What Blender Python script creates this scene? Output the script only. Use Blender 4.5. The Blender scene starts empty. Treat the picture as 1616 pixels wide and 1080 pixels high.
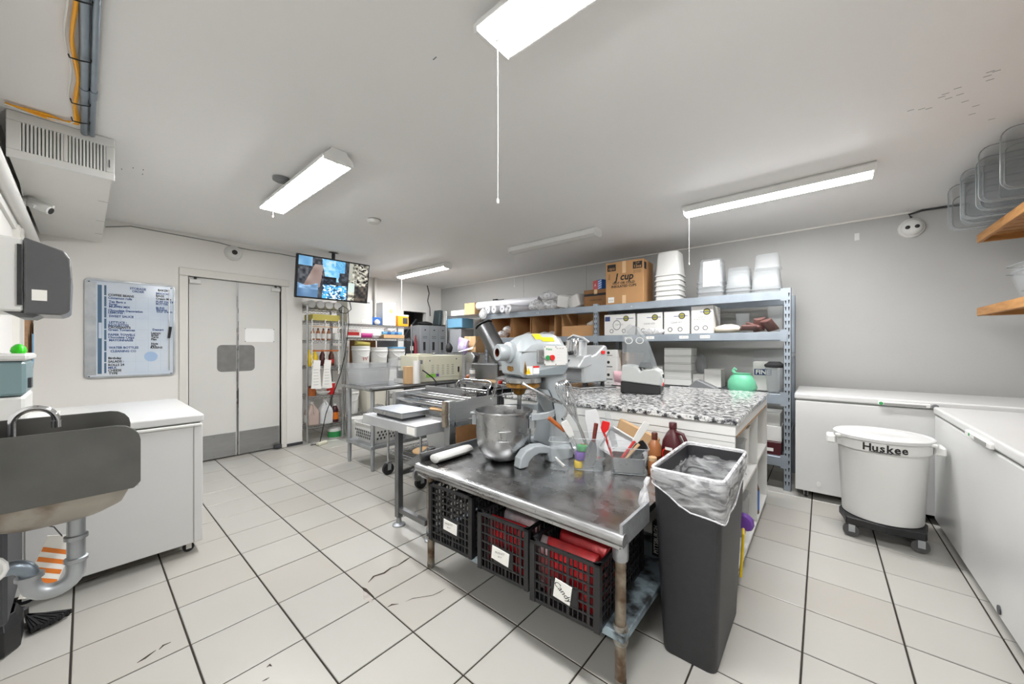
import bpy, math, random
from mathutils import Vector, Matrix
random.seed(7)
sc = bpy.context.scene
COL = sc.collection
PI = math.pi
R = math.radians

# ------------------------------------------------------------------ camera, world, exposure
cam_d = bpy.data.cameras.new('camera')
cam_d.sensor_width = 36.0
cam_d.lens = 574.44 / 1616 * 36
cam_d.shift_y = 7.42 / 1616
cam_d.clip_start = 0.02
cam = bpy.data.objects.new('camera', cam_d)
COL.objects.link(cam)
cam.location = (0, 0, 1.29)
cam.rotation_euler = (PI / 2, 0, 0.70523)
sc.camera = cam
wd = bpy.data.worlds.new('world')
sc.world = wd
wd.use_nodes = True
wd.node_tree.nodes['Background'].inputs[0].default_value = (1, 1, 1, 1)
wd.node_tree.nodes['Background'].inputs[1].default_value = 0.05
sc.view_settings.view_transform = 'Standard'
sc.view_settings.look = 'None'
sc.view_settings.gamma = 1
sc.view_settings.use_curve_mapping = False
sc.view_settings.exposure = 0.08
LAMP = 92.0          # radiance of the lit fluorescent lenses

# ------------------------------------------------------------------ materials
def lin(c):
    if isinstance(c, str):
        c = c.lstrip('#')
        c = tuple(int(c[i:i + 2], 16) / 255 for i in (0, 2, 4))
    return tuple(v / 12.92 if v <= 0.04045 else ((v + 0.055) / 1.055) ** 2.4 for v in c) + (1,)
MATS = {}
def mat(name, col='808080', rough=.5, metal=0., var=0., scale=8., col2=None, bump=0., bscale=60., alpha=1., trans=0.,
        emit=0., spec=.5, detail=4., stretch=None, lo=.35, hi=.65, coat=0., rvar=0., world=False):
    if name in MATS:
        return MATS[name]
    m = bpy.data.materials.new(name)
    m.use_nodes = True
    nt = m.node_tree
    b = nt.nodes['Principled BSDF']
    b.inputs['Base Color'].default_value = lin(col)
    b.inputs['Roughness'].default_value = rough
    b.inputs['Metallic'].default_value = metal
    b.inputs['Alpha'].default_value = alpha
    b.inputs['Transmission Weight'].default_value = trans
    b.inputs['Specular IOR Level'].default_value = spec
    b.inputs['Coat Weight'].default_value = coat
    if emit:
        b.inputs['Emission Color'].default_value = lin(col)
        b.inputs['Emission Strength'].default_value = emit
    tc = None
    if var or col2 or bump or rvar:
        tc = nt.nodes.new('ShaderNodeTexCoord')
        src = tc.outputs['Object']
        if world:
            src = nt.nodes.new('ShaderNodeNewGeometry').outputs['Position']
        if stretch:
            mp = nt.nodes.new('ShaderNodeMapping')
            mp.inputs['Scale'].default_value = stretch
            nt.links.new(src, mp.inputs[0])
            src = mp.outputs[0]
    if var or col2:
        n = nt.nodes.new('ShaderNodeTexNoise')
        n.inputs['Scale'].default_value = scale
        n.inputs['Detail'].default_value = detail
        nt.links.new(src, n.inputs['Vector'])
        rp = nt.nodes.new('ShaderNodeValToRGB')
        rp.color_ramp.elements[0].position = lo
        rp.color_ramp.elements[1].position = hi
        c1 = lin(col)
        c2 = lin(col2) if col2 else tuple(v * (1 - var) for v in c1[:3]) + (1,)
        rp.color_ramp.elements[0].color = c2
        rp.color_ramp.elements[1].color = c1
        nt.links.new(n.outputs['Fac'], rp.inputs[0])
        nt.links.new(rp.outputs[0], b.inputs['Base Color'])
    if rvar:
        n = nt.nodes.new('ShaderNodeTexNoise')
        n.inputs['Scale'].default_value = scale * 1.7
        n.inputs['Detail'].default_value = 6
        nt.links.new(src, n.inputs['Vector'])
        mr = nt.nodes.new('ShaderNodeMapRange')
        mr.inputs['From Min'].default_value = .3
        mr.inputs['From Max'].default_value = .7
        mr.inputs['To Min'].default_value = max(.02, rough - rvar)
        mr.inputs['To Max'].default_value = rough + rvar
        nt.links.new(n.outputs['Fac'], mr.inputs[0])
        nt.links.new(mr.outputs[0], b.inputs['Roughness'])
    if bump:
        n = nt.nodes.new('ShaderNodeTexNoise')
        n.inputs['Scale'].default_value = bscale
        n.inputs['Detail'].default_value = 3
        nt.links.new(src, n.inputs['Vector'])
        bp = nt.nodes.new('ShaderNodeBump')
        bp.inputs['Strength'].default_value = bump
        bp.inputs['Distance'].default_value = .01
        nt.links.new(n.outputs['Fac'], bp.inputs['Height'])
        nt.links.new(bp.outputs[0], b.inputs['Normal'])
    MATS[name] = m
    return m

def film(name, col, scale, a0, a1, st=(1, 1, 1)):
    m = mat(name, col, .28, bump=.6, bscale=scale * 1.6, spec=.7)
    nt = m.node_tree
    tc = nt.nodes.new('ShaderNodeTexCoord')
    n = nt.nodes.new('ShaderNodeTexNoise')
    n.inputs['Scale'].default_value = scale; n.inputs['Detail'].default_value = 5; n.inputs['Distortion'].default_value = 1.2
    mr = nt.nodes.new('ShaderNodeMapRange')
    for k, v in (('From Min', .38), ('From Max', .72), ('To Min', a0), ('To Max', a1)): mr.inputs[k].default_value = v
    mp = nt.nodes.new('ShaderNodeMapping'); mp.inputs['Scale'].default_value = st; mp.inputs['Rotation'].default_value = (.3, .25, 0)
    nt.links.new(tc.outputs['Object'], mp.inputs[0]); nt.links.new(mp.outputs[0], n.inputs['Vector']); nt.links.new(n.outputs['Fac'], mr.inputs[0])
    nt.links.new(mr.outputs[0], nt.nodes['Principled BSDF'].inputs['Alpha'])
    return m
mat('ceiling_paint', 'f3f2f1', .6, var=.02, scale=1.2, bump=.06, bscale=14, spec=.35)
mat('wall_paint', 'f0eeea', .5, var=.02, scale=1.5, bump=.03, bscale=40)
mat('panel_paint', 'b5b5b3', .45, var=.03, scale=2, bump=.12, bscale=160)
mat('trim_paint', 'e2e0da', .45)
mat('door_paint', 'dad9d5', .45, var=.02, scale=2)
mat('dark_void', '1a1a1c', .9)
mat('soffit_paint', 'e4e3df', .5, var=.02, scale=3)
mat('tile', 'afada7', .30, var=.045, scale=3.5, detail=3, lo=.2, hi=.8, world=True)
mat('tile_b', 'ada9a2', .33, var=.045, scale=3, detail=3, lo=.2, hi=.8, world=True)
mat('tile_c', 'b2b0aa', .28, var=.04, scale=4, detail=3, lo=.2, hi=.8, world=True)
mat('grout', '2f2721', .9, var=.3, scale=30)
mat('crack', '3a312a', .9)
mat('chip', 'b3aca6', .8, var=.2, scale=40)
mat('white_gloss', 'd0d0cf', .28, var=.02, scale=3)
mat('white_plastic', 'dcdcd9', .42)
mat('white_matte', 'dbdad7', .7)
mat('grey_line', '8f8f8c', .6)
mat('paper', 'efeee9', .8)
mat('black_plastic', '1c1c1e', .45, bump=.05, bscale=200)
mat('black_rubber', '17171a', .75)
mat('dark_grey', '3a3b3f', .5)
mat('mid_grey', '77797b', .5)
mat('steel', 'b9babb', .30, 1., var=.14, scale=6, rvar=.10, stretch=(1, 1, 1))
mat('steel_brushed', 'b4b5b6', .36, 1., var=.07, scale=5, stretch=(1, 1, 6), rvar=.06)
mat('sink_steel', '737370', .42, 1., var=.22, scale=5, rvar=.1)
mat('basin_steel', 'a39d94', .5, .8, col2='6e5f4f', scale=9, detail=8, lo=.3, hi=.5)
mat('steel_dark', '8b8c8e', .40, 1., var=.3, scale=4, rvar=.12)
mat('steel_worn', 'b4b4b5', .28, 1., col2='807c79', scale=4.5, detail=9, lo=.34, hi=.52, rvar=.14)
mat('chrome', 'd5d6d8', .12, 1.)
mat('chrome_wire', 'bfc1c4', .22, 1.)
mat('galv', 'b4b8bb', .45, .85, var=.2, scale=9, rvar=.1)
mat('galv_worn', '9c9a94', .5, .6, col2='5f5548', scale=16, detail=9, lo=.36, hi=.55)
mat('shelf_galv', '9fb0b9', .45, .6, col2='3b3c3c', scale=11, detail=10, lo=.38, hi=.54)
mat('rust_leg', '918778', .6, .45, col2='5a4634', scale=14, detail=9, lo=.36, hi=.58)
mat('rack_paint', '929ba4', .42, .35, var=.12, scale=8)
mat('conduit', '8d98a2', .38, .8, var=.12, scale=10)
mat('yellow_wire', 'f0a91c', .5)
mat('lens', 'ffffff', .3, emit=LAMP)
mat('lens_off', 'd9d9d6', .35)
mat('fixture_white', 'e8e8e6', .4)
mat('smoke_plastic', '57585a', .25, var=.15, scale=5)
mat('card', 'b98d5f', .75, var=.08, scale=7)
mat('card_dark', '8a623c', .8, var=.12, scale=6)
mat('card_pale', 'c9a67c', .75, var=.06, scale=7)
mat('ink', '1d1c1d', .7)
mat('tape', 'd8b58a', .4)
mat('clear', 'c9d0d3', .1, alpha=.10, spec=.6)
mat('clear_frost', 'b9bdc0', .3, alpha=.26)
mat('clear_smoke', 'aab0b3', .15, alpha=.24)
film('film', 'eff0f3', 22, .30, .85)
film('liner', 'f6f7f9', 7, .12, .66, (1.2, 1.2, 4.5))
mat('translucent_white', 'e3e5e6', .4, alpha=.85)
mat('red', 'b3201f', .5)
mat('red_bright', 'd92423', .4)
mat('orange', 'e07b23', .5)
mat('yellow', 'eac60f', .5)
mat('green', '2f8f4e', .5)
mat('lime', '35d61c', .4)
mat('blue', '2f66b5', .5)
mat('light_blue', '6fb1dd', .5)
mat('purple', '6b3f9c', .5)
mat('maroon', '45131a', .35)
mat('choc', '50210f', .35)
mat('caramel', '9b6239', .35)
mat('wood', 'b8864f', .55, col2='a06f3b', scale=5, stretch=(1, 1, 9), detail=5)
mat('wood_red', '6d2a20', .45, var=.2, scale=10)
mat('wood_orange', 'b0602a', .5, var=.2, scale=10)
mat('cream_paint', 'd5d3be', .42, var=.03, scale=4)
mat('mixer_grey', 'b4bbbf', .32, .25, var=.05, scale=5)
mat('oil_stain', 'a5762c', .35, .2, col2='6a4a1c', scale=30)
mat('locker_grey', '8f9296', .45, .3)
mat('cork', 'b08a67', .9, var=.2, scale=60)
mat('board_white', 'dfe6ee', .15, col2='cfdcec', scale=2.2)
mat('board_ink', '2b4f8c', .6)
mat('board_band', '4a6a86', .5)
mat('teal', '7f989c', .3, alpha=.9)

# ------------------------------------------------------------------ mesh builder
class MB:
    def __init__(s):
        s.v = []; s.f = []
    def add(s, vs, fs):
        o = len(s.v)
        s.v += [tuple(p) for p in vs]
        s.f += [tuple(i + o for i in f) for f in fs]
        return s
    def box(s, x0, y0, z0, x1, y1, z1):
        return s.add([(x0, y0, z0), (x1, y0, z0), (x1, y1, z0), (x0, y1, z0), (x0, y0, z1), (x1, y0, z1), (x1, y1, z1), (x0, y1, z1)],
                     [(3, 2, 1, 0), (4, 5, 6, 7), (0, 1, 5, 4), (1, 2, 6, 5), (2, 3, 7, 6), (3, 0, 4, 7)])
    def cbox(s, c, d, rz=0., rx=0., ry=0.):
        m = Matrix.Rotation(rz, 3, 'Z') @ Matrix.Rotation(ry, 3, 'Y') @ Matrix.Rotation(rx, 3, 'X')
        t = MB().box(-d[0] / 2, -d[1] / 2, -d[2] / 2, d[0] / 2, d[1] / 2, d[2] / 2)
        return s.add([Vector(c) + m @ Vector(p) for p in t.v], t.f)
    def frustum(s, c, a, b, z0, z1):
        (cx, cy) = c
        vs = []
        for (w, d), z in ((a, z0), (b, z1)):
            vs += [(cx - w / 2, cy - d / 2, z), (cx + w / 2, cy - d / 2, z), (cx + w / 2, cy + d / 2, z), (cx - w / 2, cy + d / 2, z)]
        return s.add(vs, [(3, 2, 1, 0), (4, 5, 6, 7), (0, 1, 5, 4), (1, 2, 6, 5), (2, 3, 7, 6), (3, 0, 4, 7)])
    def prism(s, poly, axis, a, b):
        n = len(poly)
        def P(u, w, t):
            return {'x': (t, u, w), 'y': (u, t, w), 'z': (u, w, t)}[axis]
        vs = [P(u, w, a) for u, w in poly] + [P(u, w, b) for u, w in poly]
        fs = [tuple(range(n))[::-1], tuple(range(n, 2 * n))] + [(i, (i + 1) % n, n + (i + 1) % n, n + i) for i in range(n)]
        return s.add(vs, fs)
    def rings(s, rings, cap0=True, cap1=True, closed=False):
        n = len(rings[0]); k = len(rings)
        vs = [p for r in rings for p in r]
        fs = []
        for j in range(k if closed else k - 1):
            a = j * n; b = ((j + 1) % k) * n
            for i in range(n):
                i2 = (i + 1) % n
                fs.append((a + i, a + i2, b + i2, b + i))
        if not closed:
            if cap0: fs.append(tuple(range(n))[::-1])
            if cap1: fs.append(tuple(range((k - 1) * n, k * n)))
        return s.add(vs, fs)
    def lathe(s, prof, c=(0, 0, 0), n=24, cap0=True, cap1=True, ax='z', sx=1., sy=1.):
        rs = []
        for r, z in prof:
            ring = []
            for i in range(n):
                a = 2 * PI * i / n
                u, w = r * math.cos(a) * sx, r * math.sin(a) * sy
                p = {'z': (u, w, z), 'x': (z, u, w), 'y': (w, z, u)}[ax]
                ring.append((c[0] + p[0], c[1] + p[1], c[2] + p[2]))
            rs.append(ring)
        return s.rings(rs, cap0, cap1)
    def tube(s, pts, r=.005, n=8, closed=False):
        pts = [Vector(p) for p in pts]
        k = len(pts)
        rad = r if isinstance(r, (list, tuple)) else [r] * k
        rs = []
        nrm = None
        for i in range(k):
            if closed: t = pts[(i + 1) % k] - pts[i - 1]
            else: t = pts[min(i + 1, k - 1)] - pts[max(i - 1, 0)]
            t.normalize()
            if nrm is None:
                nrm = t.orthogonal().normalized()
            else:
                nrm = (nrm - t * nrm.dot(t))
                if nrm.length < 1e-6: nrm = t.orthogonal()
                nrm.normalize()
            bn = t.cross(nrm)
            rs.append([tuple(pts[i] + (nrm * math.cos(2 * PI * j / n) + bn * math.sin(2 * PI * j / n)) * rad[i]) for j in range(n)])
        return s.rings(rs, closed=closed)
    def rod(s, a, b, r=.005, n=8): return s.tube([a, b], r, n)
    def rrect(s, cx, cy, w, d, r, z, k=4):
        out = []
        for qx, qy, a0 in ((1, 1, 0), (-1, 1, 90), (-1, -1, 180), (1, -1, 270)):
            for i in range(k + 1):
                a = R(a0 + 90 * i / k)
                out.append((cx + qx * (w / 2 - r) + r * math.cos(a), cy + qy * (d / 2 - r) + r * math.sin(a), z))
        return out
    def tub(s, cx, cy, z0, z1, bot, top, r=.02, t=.004, lip=.0, k=3):
        """open rounded tub, bottom size bot, top size top, wall t, lip outwards"""
        rr = []
        rr.append(s.rrect(cx, cy, bot[0], bot[1], r, z0, k))
        rr.append(s.rrect(cx, cy, top[0], top[1], r, z1 - .001, k))
        if lip:
            rr.append(s.rrect(cx, cy, top[0] + 2 * lip, top[1] + 2 * lip, r + lip, z1 - .001, k))
            rr.append(s.rrect(cx, cy, top[0] + 2 * lip, top[1] + 2 * lip, r + lip, z1 + .004, k))
        rr.append(s.rrect(cx, cy, top[0] - 2 * t, top[1] - 2 * t, max(.002, r - t), z1 + (.004 if lip else 0), k))
        rr.append(s.rrect(cx, cy, bot[0] - 2 * t, bot[1] - 2 * t, max(.002, r - t), z0 + t, k))
        return s.rings(rr)
    def xf(s, m):
        s.v = [tuple(m @ Vector(p)) for p in s.v]
        return s
    def build(s, name, m, parent=None, smooth=False, bevel=0., w=False, seg=1, angle=40):
        if w and parent is not None:
            o = parent.location
            s.v = [(p[0] - o.x, p[1] - o.y, p[2] - o.z) for p in s.v]
        me = bpy.data.meshes.new(name)
        me.from_pydata(s.v, [], s.f)
        me.materials.append(MATS[m] if isinstance(m, str) else m)
        if smooth:
            me.polygons.foreach_set('use_smooth', [True] * len(me.polygons))
            me.set_sharp_from_angle(angle=R(angle))
        ob = bpy.data.objects.new(name, me)
        COL.objects.link(ob)
        if parent is not None: ob.parent = parent
        if bevel:
            bm = ob.modifiers.new('bevel', 'BEVEL')
            bm.width = bevel; bm.segments = seg; bm.limit_method = 'ANGLE'; bm.angle_limit = R(35)
        return ob

def tag(o, label=None, cat=None, group=None, kind=None):
    if label: o['label'] = label
    if cat: o['category'] = cat
    if group: o['group'] = group
    if kind: o['kind'] = kind
    return o
def thing(name, label, cat, loc=(0, 0, 0), rz=0., group=None):
    o = bpy.data.objects.new(name, None)
    o.empty_display_size = .05
    COL.objects.link(o)
    o.location = loc; o.rotation_euler = (0, 0, rz)
    return tag(o, label, cat, group)
def copy_tree(o, parent=None):
    c = o.copy()
    COL.objects.link(c)
    if parent is not None: c.parent = parent
    for ch in list(o.children): copy_tree(ch, c)
    return c
def text(body, size, m, parent, loc, rot=(90, 0, 0), name='lettering', align='CENTER', sx=1., bold=0., w=False, shear=0.):
    cu = bpy.data.curves.new(name, 'FONT')
    cu.body = body; cu.size = size; cu.align_x = align; cu.align_y = 'CENTER'
    cu.offset = bold; cu.shear = shear; cu.resolution_u = 2
    cu.materials.append(MATS[m])
    ob = bpy.data.objects.new(name, cu)
    COL.objects.link(ob)
    if parent is not None: ob.parent = parent
    if w: loc = Vector(loc) - parent.location
    ob.location = loc; ob.rotation_euler = tuple(R(a) for a in rot); ob.scale = (sx, 1, 1)
    return ob
def arc(c, r, a0, a1, n, plane='xz'):
    out = []
    for i in range(n + 1):
        a = R(a0 + (a1 - a0) * i / n)
        u, w = r * math.cos(a), r * math.sin(a)
        out.append({'xz': (c[0] + u, c[1], c[2] + w), 'yz': (c[0], c[1] + u, c[2] + w), 'xy': (c[0] + u, c[1] + w, c[2])}[plane])
    return out

# ------------------------------------------------------------------ the room shell
CZ = 2.52
XD, YB, XR, YN, XF = -5.25, 4.88, 1.32, -.30, -6.12     # door wall, back wall, right wall, near left wall, far wall
def struct(name, mb, m, **k):
    return tag(mb.build(name, m, **k), kind='structure')

fl = struct('floor', MB().box(-7.2, -3.6, -.08, 1.5, 5.0, -.0035), 'grout')
TX, TY = .3363, .3337
OX, OY = -.063, -.0364
FOC = 574.44
def cam_px(x, y, z):
    c, s = math.cos(.70523), math.sin(.70523)
    r = x * c + y * s; d = -x * s + y * c
    if d < .15: return None
    return 808 + FOC * r / d, 547.4 - FOC * (z - 1.29) / d
g = .0036
tile_me = {}
for k in ('tile', 'tile_b', 'tile_c'):
    t = MB()
    w, d, b = TX / 2 - g, TY / 2 - g, .0018
    t.add([(-w, -d, -.004), (w, -d, -.004), (w, d, -.004), (-w, d, -.004), (-w, -d, -b), (w, -d, -b), (w, d, -b), (-w, d, -b),
           (-w + b, -d + b, 0), (w - b, -d + b, 0), (w - b, d - b, 0), (-w + b, d - b, 0)],
          [(8, 9, 10, 11), (0, 1, 5, 4), (1, 2, 6, 5), (2, 3, 7, 6), (3, 0, 4, 7), (4, 5, 9, 8), (5, 6, 10, 9), (6, 7, 11, 10), (7, 4, 8, 11)])
    me = bpy.data.meshes.new(k)
    me.from_pydata(t.v, [], t.f)
    me.materials.append(MATS[k])
    tile_me[k] = (me, t)
cells = []
for i in range(-22, 6):
    for j in range(-11, 16):
        cx, cy = OX + (i + .5) * TX, OY + (j + .5) * TY
        if cx > 1.45 or cy > 4.95 or cx < -7.1: continue
        p = cam_px(cx, cy, 0)
        vis = p is not None and -60 < p[0] < 1680 and 560 < p[1] < 1180
        dist = math.hypot(cx, cy)
        if vis and cx < XD - .1 and cy < 1.8: vis = False
        if vis and cx < -1.3 and cy < -.3: vis = False
        cells.append((0 if vis else 1, dist, cx, cy))
cells.sort()
rest = MB()
for n, (hid, dist, cx, cy) in enumerate(cells):
    k = random.choice(('tile', 'tile', 'tile_b', 'tile_c'))
    if n < 300 and not hid:
        o = bpy.data.objects.new('tile', tile_me[k][0])
        COL.objects.link(o); o.parent = fl
        o.location = (cx, cy, random.uniform(-.0006, .0004))
    else:
        rest.add([(x + cx, y + cy, z) for x, y, z in tile_me['tile'][1].v], tile_me['tile'][1].f)
tag(rest.build('tile_field', 'tile', fl), kind='stuff')
# cracks and chips in the glaze
def crack(pts, wd=.004, m='crack', nm='crack'):
    vs, fs = [], []
    for i, (x, y) in enumerate(pts):
        a = Vector((x, y)); b = Vector(pts[min(i + 1, len(pts) - 1)]) - Vector(pts[max(i - 1, 0)])
        b = Vector((-b.y, b.x)).normalized() * wd * (.25 if i in (0, len(pts) - 1) else random.uniform(.6, 1.3))
        vs += [(a.x + b.x, a.y + b.y, .0008), (a.x - b.x, a.y - b.y, .0008)]
    for i in range(len(pts) - 1): fs.append((2 * i, 2 * i + 1, 2 * i + 3, 2 * i + 2))
    MB().add(vs, fs).build(nm, m, fl)
crack([(-1.888, 1.005), (-1.915, 1.053), (-1.898, 1.106), (-1.911, 1.157), (-1.902, 1.197), (-1.912, 1.255), (-1.92, 1.301)], .006)
crack([(-1.637, 0.971), (-1.636, 0.995), (-1.614, 1.02)], .005)
crack([(-1.603, 1.053), (-1.594, 1.091), (-1.569, 1.124), (-1.536, 1.171), (-1.528, 1.21), (-1.527, 1.251)], .0022)
crack([(-2.125, 0.139), (-2.132, 0.161), (-2.142, 0.177), (-2.153, 0.197)], .007)
crack([(-2.147, 0.206), (-2.164, 0.221), (-2.162, 0.245)], .008)
crack([(-1.641, 0.444), (-1.639, 0.456), (-1.639, 0.467)], .005)
crack([(-1.699, 0.475), (-1.704, 0.486), (-1.69, 0.49)], .006)
crack([(-1.847, 0.958), (-1.778, 0.94), (-1.726, 0.942)], .02, 'chip', 'chip')
crack([(-1.879, 0.964), (-1.846, 0.965), (-1.756, 0.966)], .008)

ceil = struct('ceiling', MB().box(-7.2, -3.6, CZ, 1.5, 5.0, CZ + .1), 'ceiling_paint')
# door wall with the opening for the pair of swing doors
DY0, DY1, DZ = .73, 1.625, 2.06
struct('wall_left', MB().box(XD - .14, -.45, 0, XD, DY0, CZ).box(XD - .14, DY1, 0, XD, 1.875, CZ).box(XD - .14, DY0, DZ, XD, DY1, CZ), 'wall_paint')
struct('wall_near_left', MB().box(XD - .1, YN - .12, 0, -1.25, YN, CZ).box(-1.25, -3.5, 0, -1.13, YN, CZ), 'wall_paint')
struct('wall_near', MB().box(-1.25, -3.6, 0, 1.5, -3.48, CZ), 'wall_paint')
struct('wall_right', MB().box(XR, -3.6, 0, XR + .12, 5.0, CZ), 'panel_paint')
struct('wall_far', MB().box(XF - .12, 1.2, 0, XF, 3.98, CZ).box(XF - .12, 4.50, 0, XF, 5.0, CZ).box(XF - .12, 3.98, 1.98, XF, 4.50, CZ), 'wall_paint')
struct('wall_recess', MB().box(-7.2, 1.78, 0, XD - .14, 1.875, CZ), 'wall_paint')
struct('wall_passage', MB().box(-7.2, 3.5, 0, -7.1, 5.0, CZ), 'mid_grey')
struct('wall_behind_doors', MB().box(-6.6, .3, 0, -6.5, 1.8, CZ).box(-6.6, .2, 0, -5.39, .3, CZ), 'wall_paint')
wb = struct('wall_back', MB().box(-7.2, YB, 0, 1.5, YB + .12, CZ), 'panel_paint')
for x in (-5.1, -3.9, -2.7, -1.12, .1):
    MB().box(x - .012, YB - .004, 0, x + .012, YB + .001, CZ).build('panel_strip', 'panel_paint', wb)
MB().box(XF, YB - .012, CZ - .014, XR, YB + .001, CZ).build('ceiling_bead', 'trim_paint', wb)
MB().cbox((.26, YB - .002, 2.36), (.035, .006, .07)).build('clip', 'white_plastic', wb)
# door casing
dt = struct('trim_1', MB().box(XD - .15, DY0 - .075, 0, XD + .025, DY0, DZ + .0).box(XD - .15, DY1, 0, XD + .025, DY1 + .06, DZ)
            .box(XD - .15, DY0 - .075, DZ, XD + .03, DY1 + .09, DZ + .085), 'trim_paint', bevel=.006)
MB().box(XD, .01 - .31, .0, XD + .012, DY0 - .08, .1).build('skirting', 'trim_paint', dt)
struct('baseboard_left', MB().box(XD, DY1 + .06, 0, XD + .015, 1.875, .035), 'dark_grey')
struct('baseboard_right', MB().box(XR - .012, -3.4, 0, XR, YB, .1), 'tile')
# ------------------------------------------------------------------ ceiling lights
def ceiling_light(name, label, x0, x1, y, lit=True, twin=True, chain=.35, chain_at=0):
    t = thing(name, label, 'ceiling light', ((x0 + x1) / 2, y, CZ), group='fluorescent ceiling fixtures')
    h = (x1 - x0) / 2
    ln = 'lens' if lit else 'lens_off'
    if twin:
        MB().prism([(-.045, 0), (.045, 0), (.05, -.02), (.094, -.055), (.094, -.075), (.089, -.075), (.089, -.064), (-.089, -.064), (-.089, -.075), (-.094, -.075), (-.094, -.055), (-.05, -.02)], 'x', -h + .012, h - .012).build('housing', 'fixture_white', t)
        for s in (-1, 1):
            MB().prism([(s * .017, -.064), (s * .086, -.064), (s * .086, -.072), (s * .07, -.083), (s * .032, -.083), (s * .017, -.069)], 'x', -h + .02, h - .02).build('lens', ln, t)
            MB().prism([(-.047, .0), (.047, .0), (.053, -.018), (.09, -.053), (.09, -.084), (-.09, -.084), (-.09, -.053), (-.053, -.018)], 'x', s * h - .012, s * h + .012).build('end_cap', 'fixture_white', t, bevel=.004)
        MB().box(-h + .02, -.004, -.074, h - .02, .004, -.064).build('ridge', 'grey_line', t)
    else:
        MB().prism([(-.06, 0), (.06, 0), (.080, -.02), (.080, -.067), (.077, -.067), (.077, -.058), (-.077, -.058), (-.077, -.067), (-.080, -.067), (-.080, -.02)], 'x', -h + .01, h - .01).build('housing', 'fixture_white', t)
        MB().prism([(-.076, -.058), (.076, -.058), (.07, -.066), (.03, -.082), (-.03, -.082), (-.07, -.066)], 'x', -h + .01, h - .01).build('lens', ln, t)
        for s in (-1, 1):
            MB().prism([(-.062, 0), (.062, 0), (.082, -.02), (.082, -.052), (.064, -.077), (.031, -.085), (-.031, -.085), (-.064, -.077), (-.082, -.052), (-.082, -.02)], 'x', s * h - .01, s * h + .006).build('end_cap', 'fixture_white', t)
        if lit:
            r = MB()
            for i in range(40):
                x = -h + .03 + i * (2 * h - .06) / 39
                r.box(x - .004, -.083, -.062, x + .004, -.0795, -.022)
            tag(r.build('side_ribs', 'fixture_white', t), kind='stuff')
    if chain:
        cx = -h + .03
        c = MB().rod((cx, -.0, -.08), (cx, -.0, -.08 - chain), .0014, 5)
        k = int(chain / .03)
        for i in range(k):
            c.lathe([(.0005, -.0022), (.0022, 0), (.0005, .0022)], (cx, 0, -.09 - i * chain / k), 6)
        c.lathe([(.001, -.012), (.005, -.008), (.005, .004), (.001, .01)], (cx, 0, -.08 - chain), 8)
        c.build('pull_chain', 'white_plastic', t)
    return t
ceiling_light('ceiling_light', 'brightly lit twin-strip ceiling light nearest the camera at the top edge', -.96, .26, 1.01, chain=.60)
ceiling_light('ceiling_light', 'added fill light built as a twin-strip fixture, unseen behind the camera', -.96, .26, -1.39, chain=.3)  # added lamp, never in view; brightens surfaces that face the camera
ceiling_light('ceiling_light', 'lit twin-strip ceiling light between the air duct and the smoke alarm', -3.55, -2.3, 1.03, chain=.05)
ceiling_light('ceiling_light', 'lit ceiling light with ribbed side above the plastic bins on the rack', -.92, .27, 3.45, twin=False, chain=.42)
ceiling_light('ceiling_light', 'unlit ceiling light hanging over the film rolls', -2.93, -1.77, 3.45, lit=False, twin=False, chain=.4)
ceiling_light('ceiling_light', 'small-looking lit ceiling light farthest away, right of the television', -5.4, -4.17, 3.45, twin=False, chain=.52)
t = thing('smoke_alarm', 'round white smoke alarm on the ceiling in front of the television', 'smoke alarm', (-3.3, 1.815, CZ))
MB().lathe([(.062, 0), (.062, -.018), (.05, -.034), (.03, -.038)], n=24).build('body', 'white_plastic', t, smooth=True)
MB().lathe([(.066, -.0), (.066, -.008), (.062, -.01)], n=24).build('base_ring', 'grey_line', t)
# small junction plates behind the fixtures
for (x, y, lb) in ((-.73, .92, 'round ceiling junction box peeking out beside the nearest ceiling light'), (-3.0, .93, 'small round ceiling junction box behind the lit light near the duct')):
    o = MB().lathe([(.055, 0), (.055, -.02), (.045, -.026)], (0, 0, 0), 20).build('junction_box', 'mid_grey')
    o.location = (x, y, CZ); tag(o, lb, 'junction box')
cord = MB().tube([(-.52, 1.04, 2.50), (-.55, 1.13, 2.505), (-.62, 1.15, 2.507), (-.68, 1.1, 2.50), (-.70, 1.05, 2.50)], .006, 6).build('light_cord', 'grey_line')
tag(cord, 'looped grey cord beside the nearest ceiling light', 'cord')

# ------------------------------------------------------------------ air duct, conduits, cables, cameras on the left
t = thing('air_duct', 'white boxed air duct on the ceiling with a slotted supply grille', 'air duct', (-3.2, -.07, 2.28))
MB().box(XD, -.255, 2.285, -3.215, .105, CZ).build('casing', 'soffit_paint', t, w=True)
for x in (-3.75, -4.35, -4.85):
    MB().box(x - .002, .06, 2.2835, x + .002, .106, 2.2855).build('seam', 'grey_line', t, w=True)
fr = MB().box(-3.215, -.262, 2.275, -3.195, .117, 2.318).box(-3.215, -.262, 2.468, -3.195, .117, 2.518)
fr.box(-3.215, -.262, 2.318, -3.195, -.215, 2.468).box(-3.215, .082, 2.318, -3.195, .117, 2.468).box(-3.215, -.075, 2.318, -3.195, -.06, 2.468)
grille = fr.build('grille_frame', 'white_plastic', t, w=True, bevel=.003)
MB().box(-3.225, -.22, 2.31, -3.212, .09, 2.475).build('grille_back', 'dark_grey', t, w=True)
for a, b in ((-.215, -.075), (-.06, .082)):
    for i in range(11):
        y = a + (b - a) * (i + .5) / 11
        MB().cbox((-3.203, y, 2.393), (.012, .0075, .152), rz=R(18)).build('louver', 'white_plastic', t, w=True)
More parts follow.
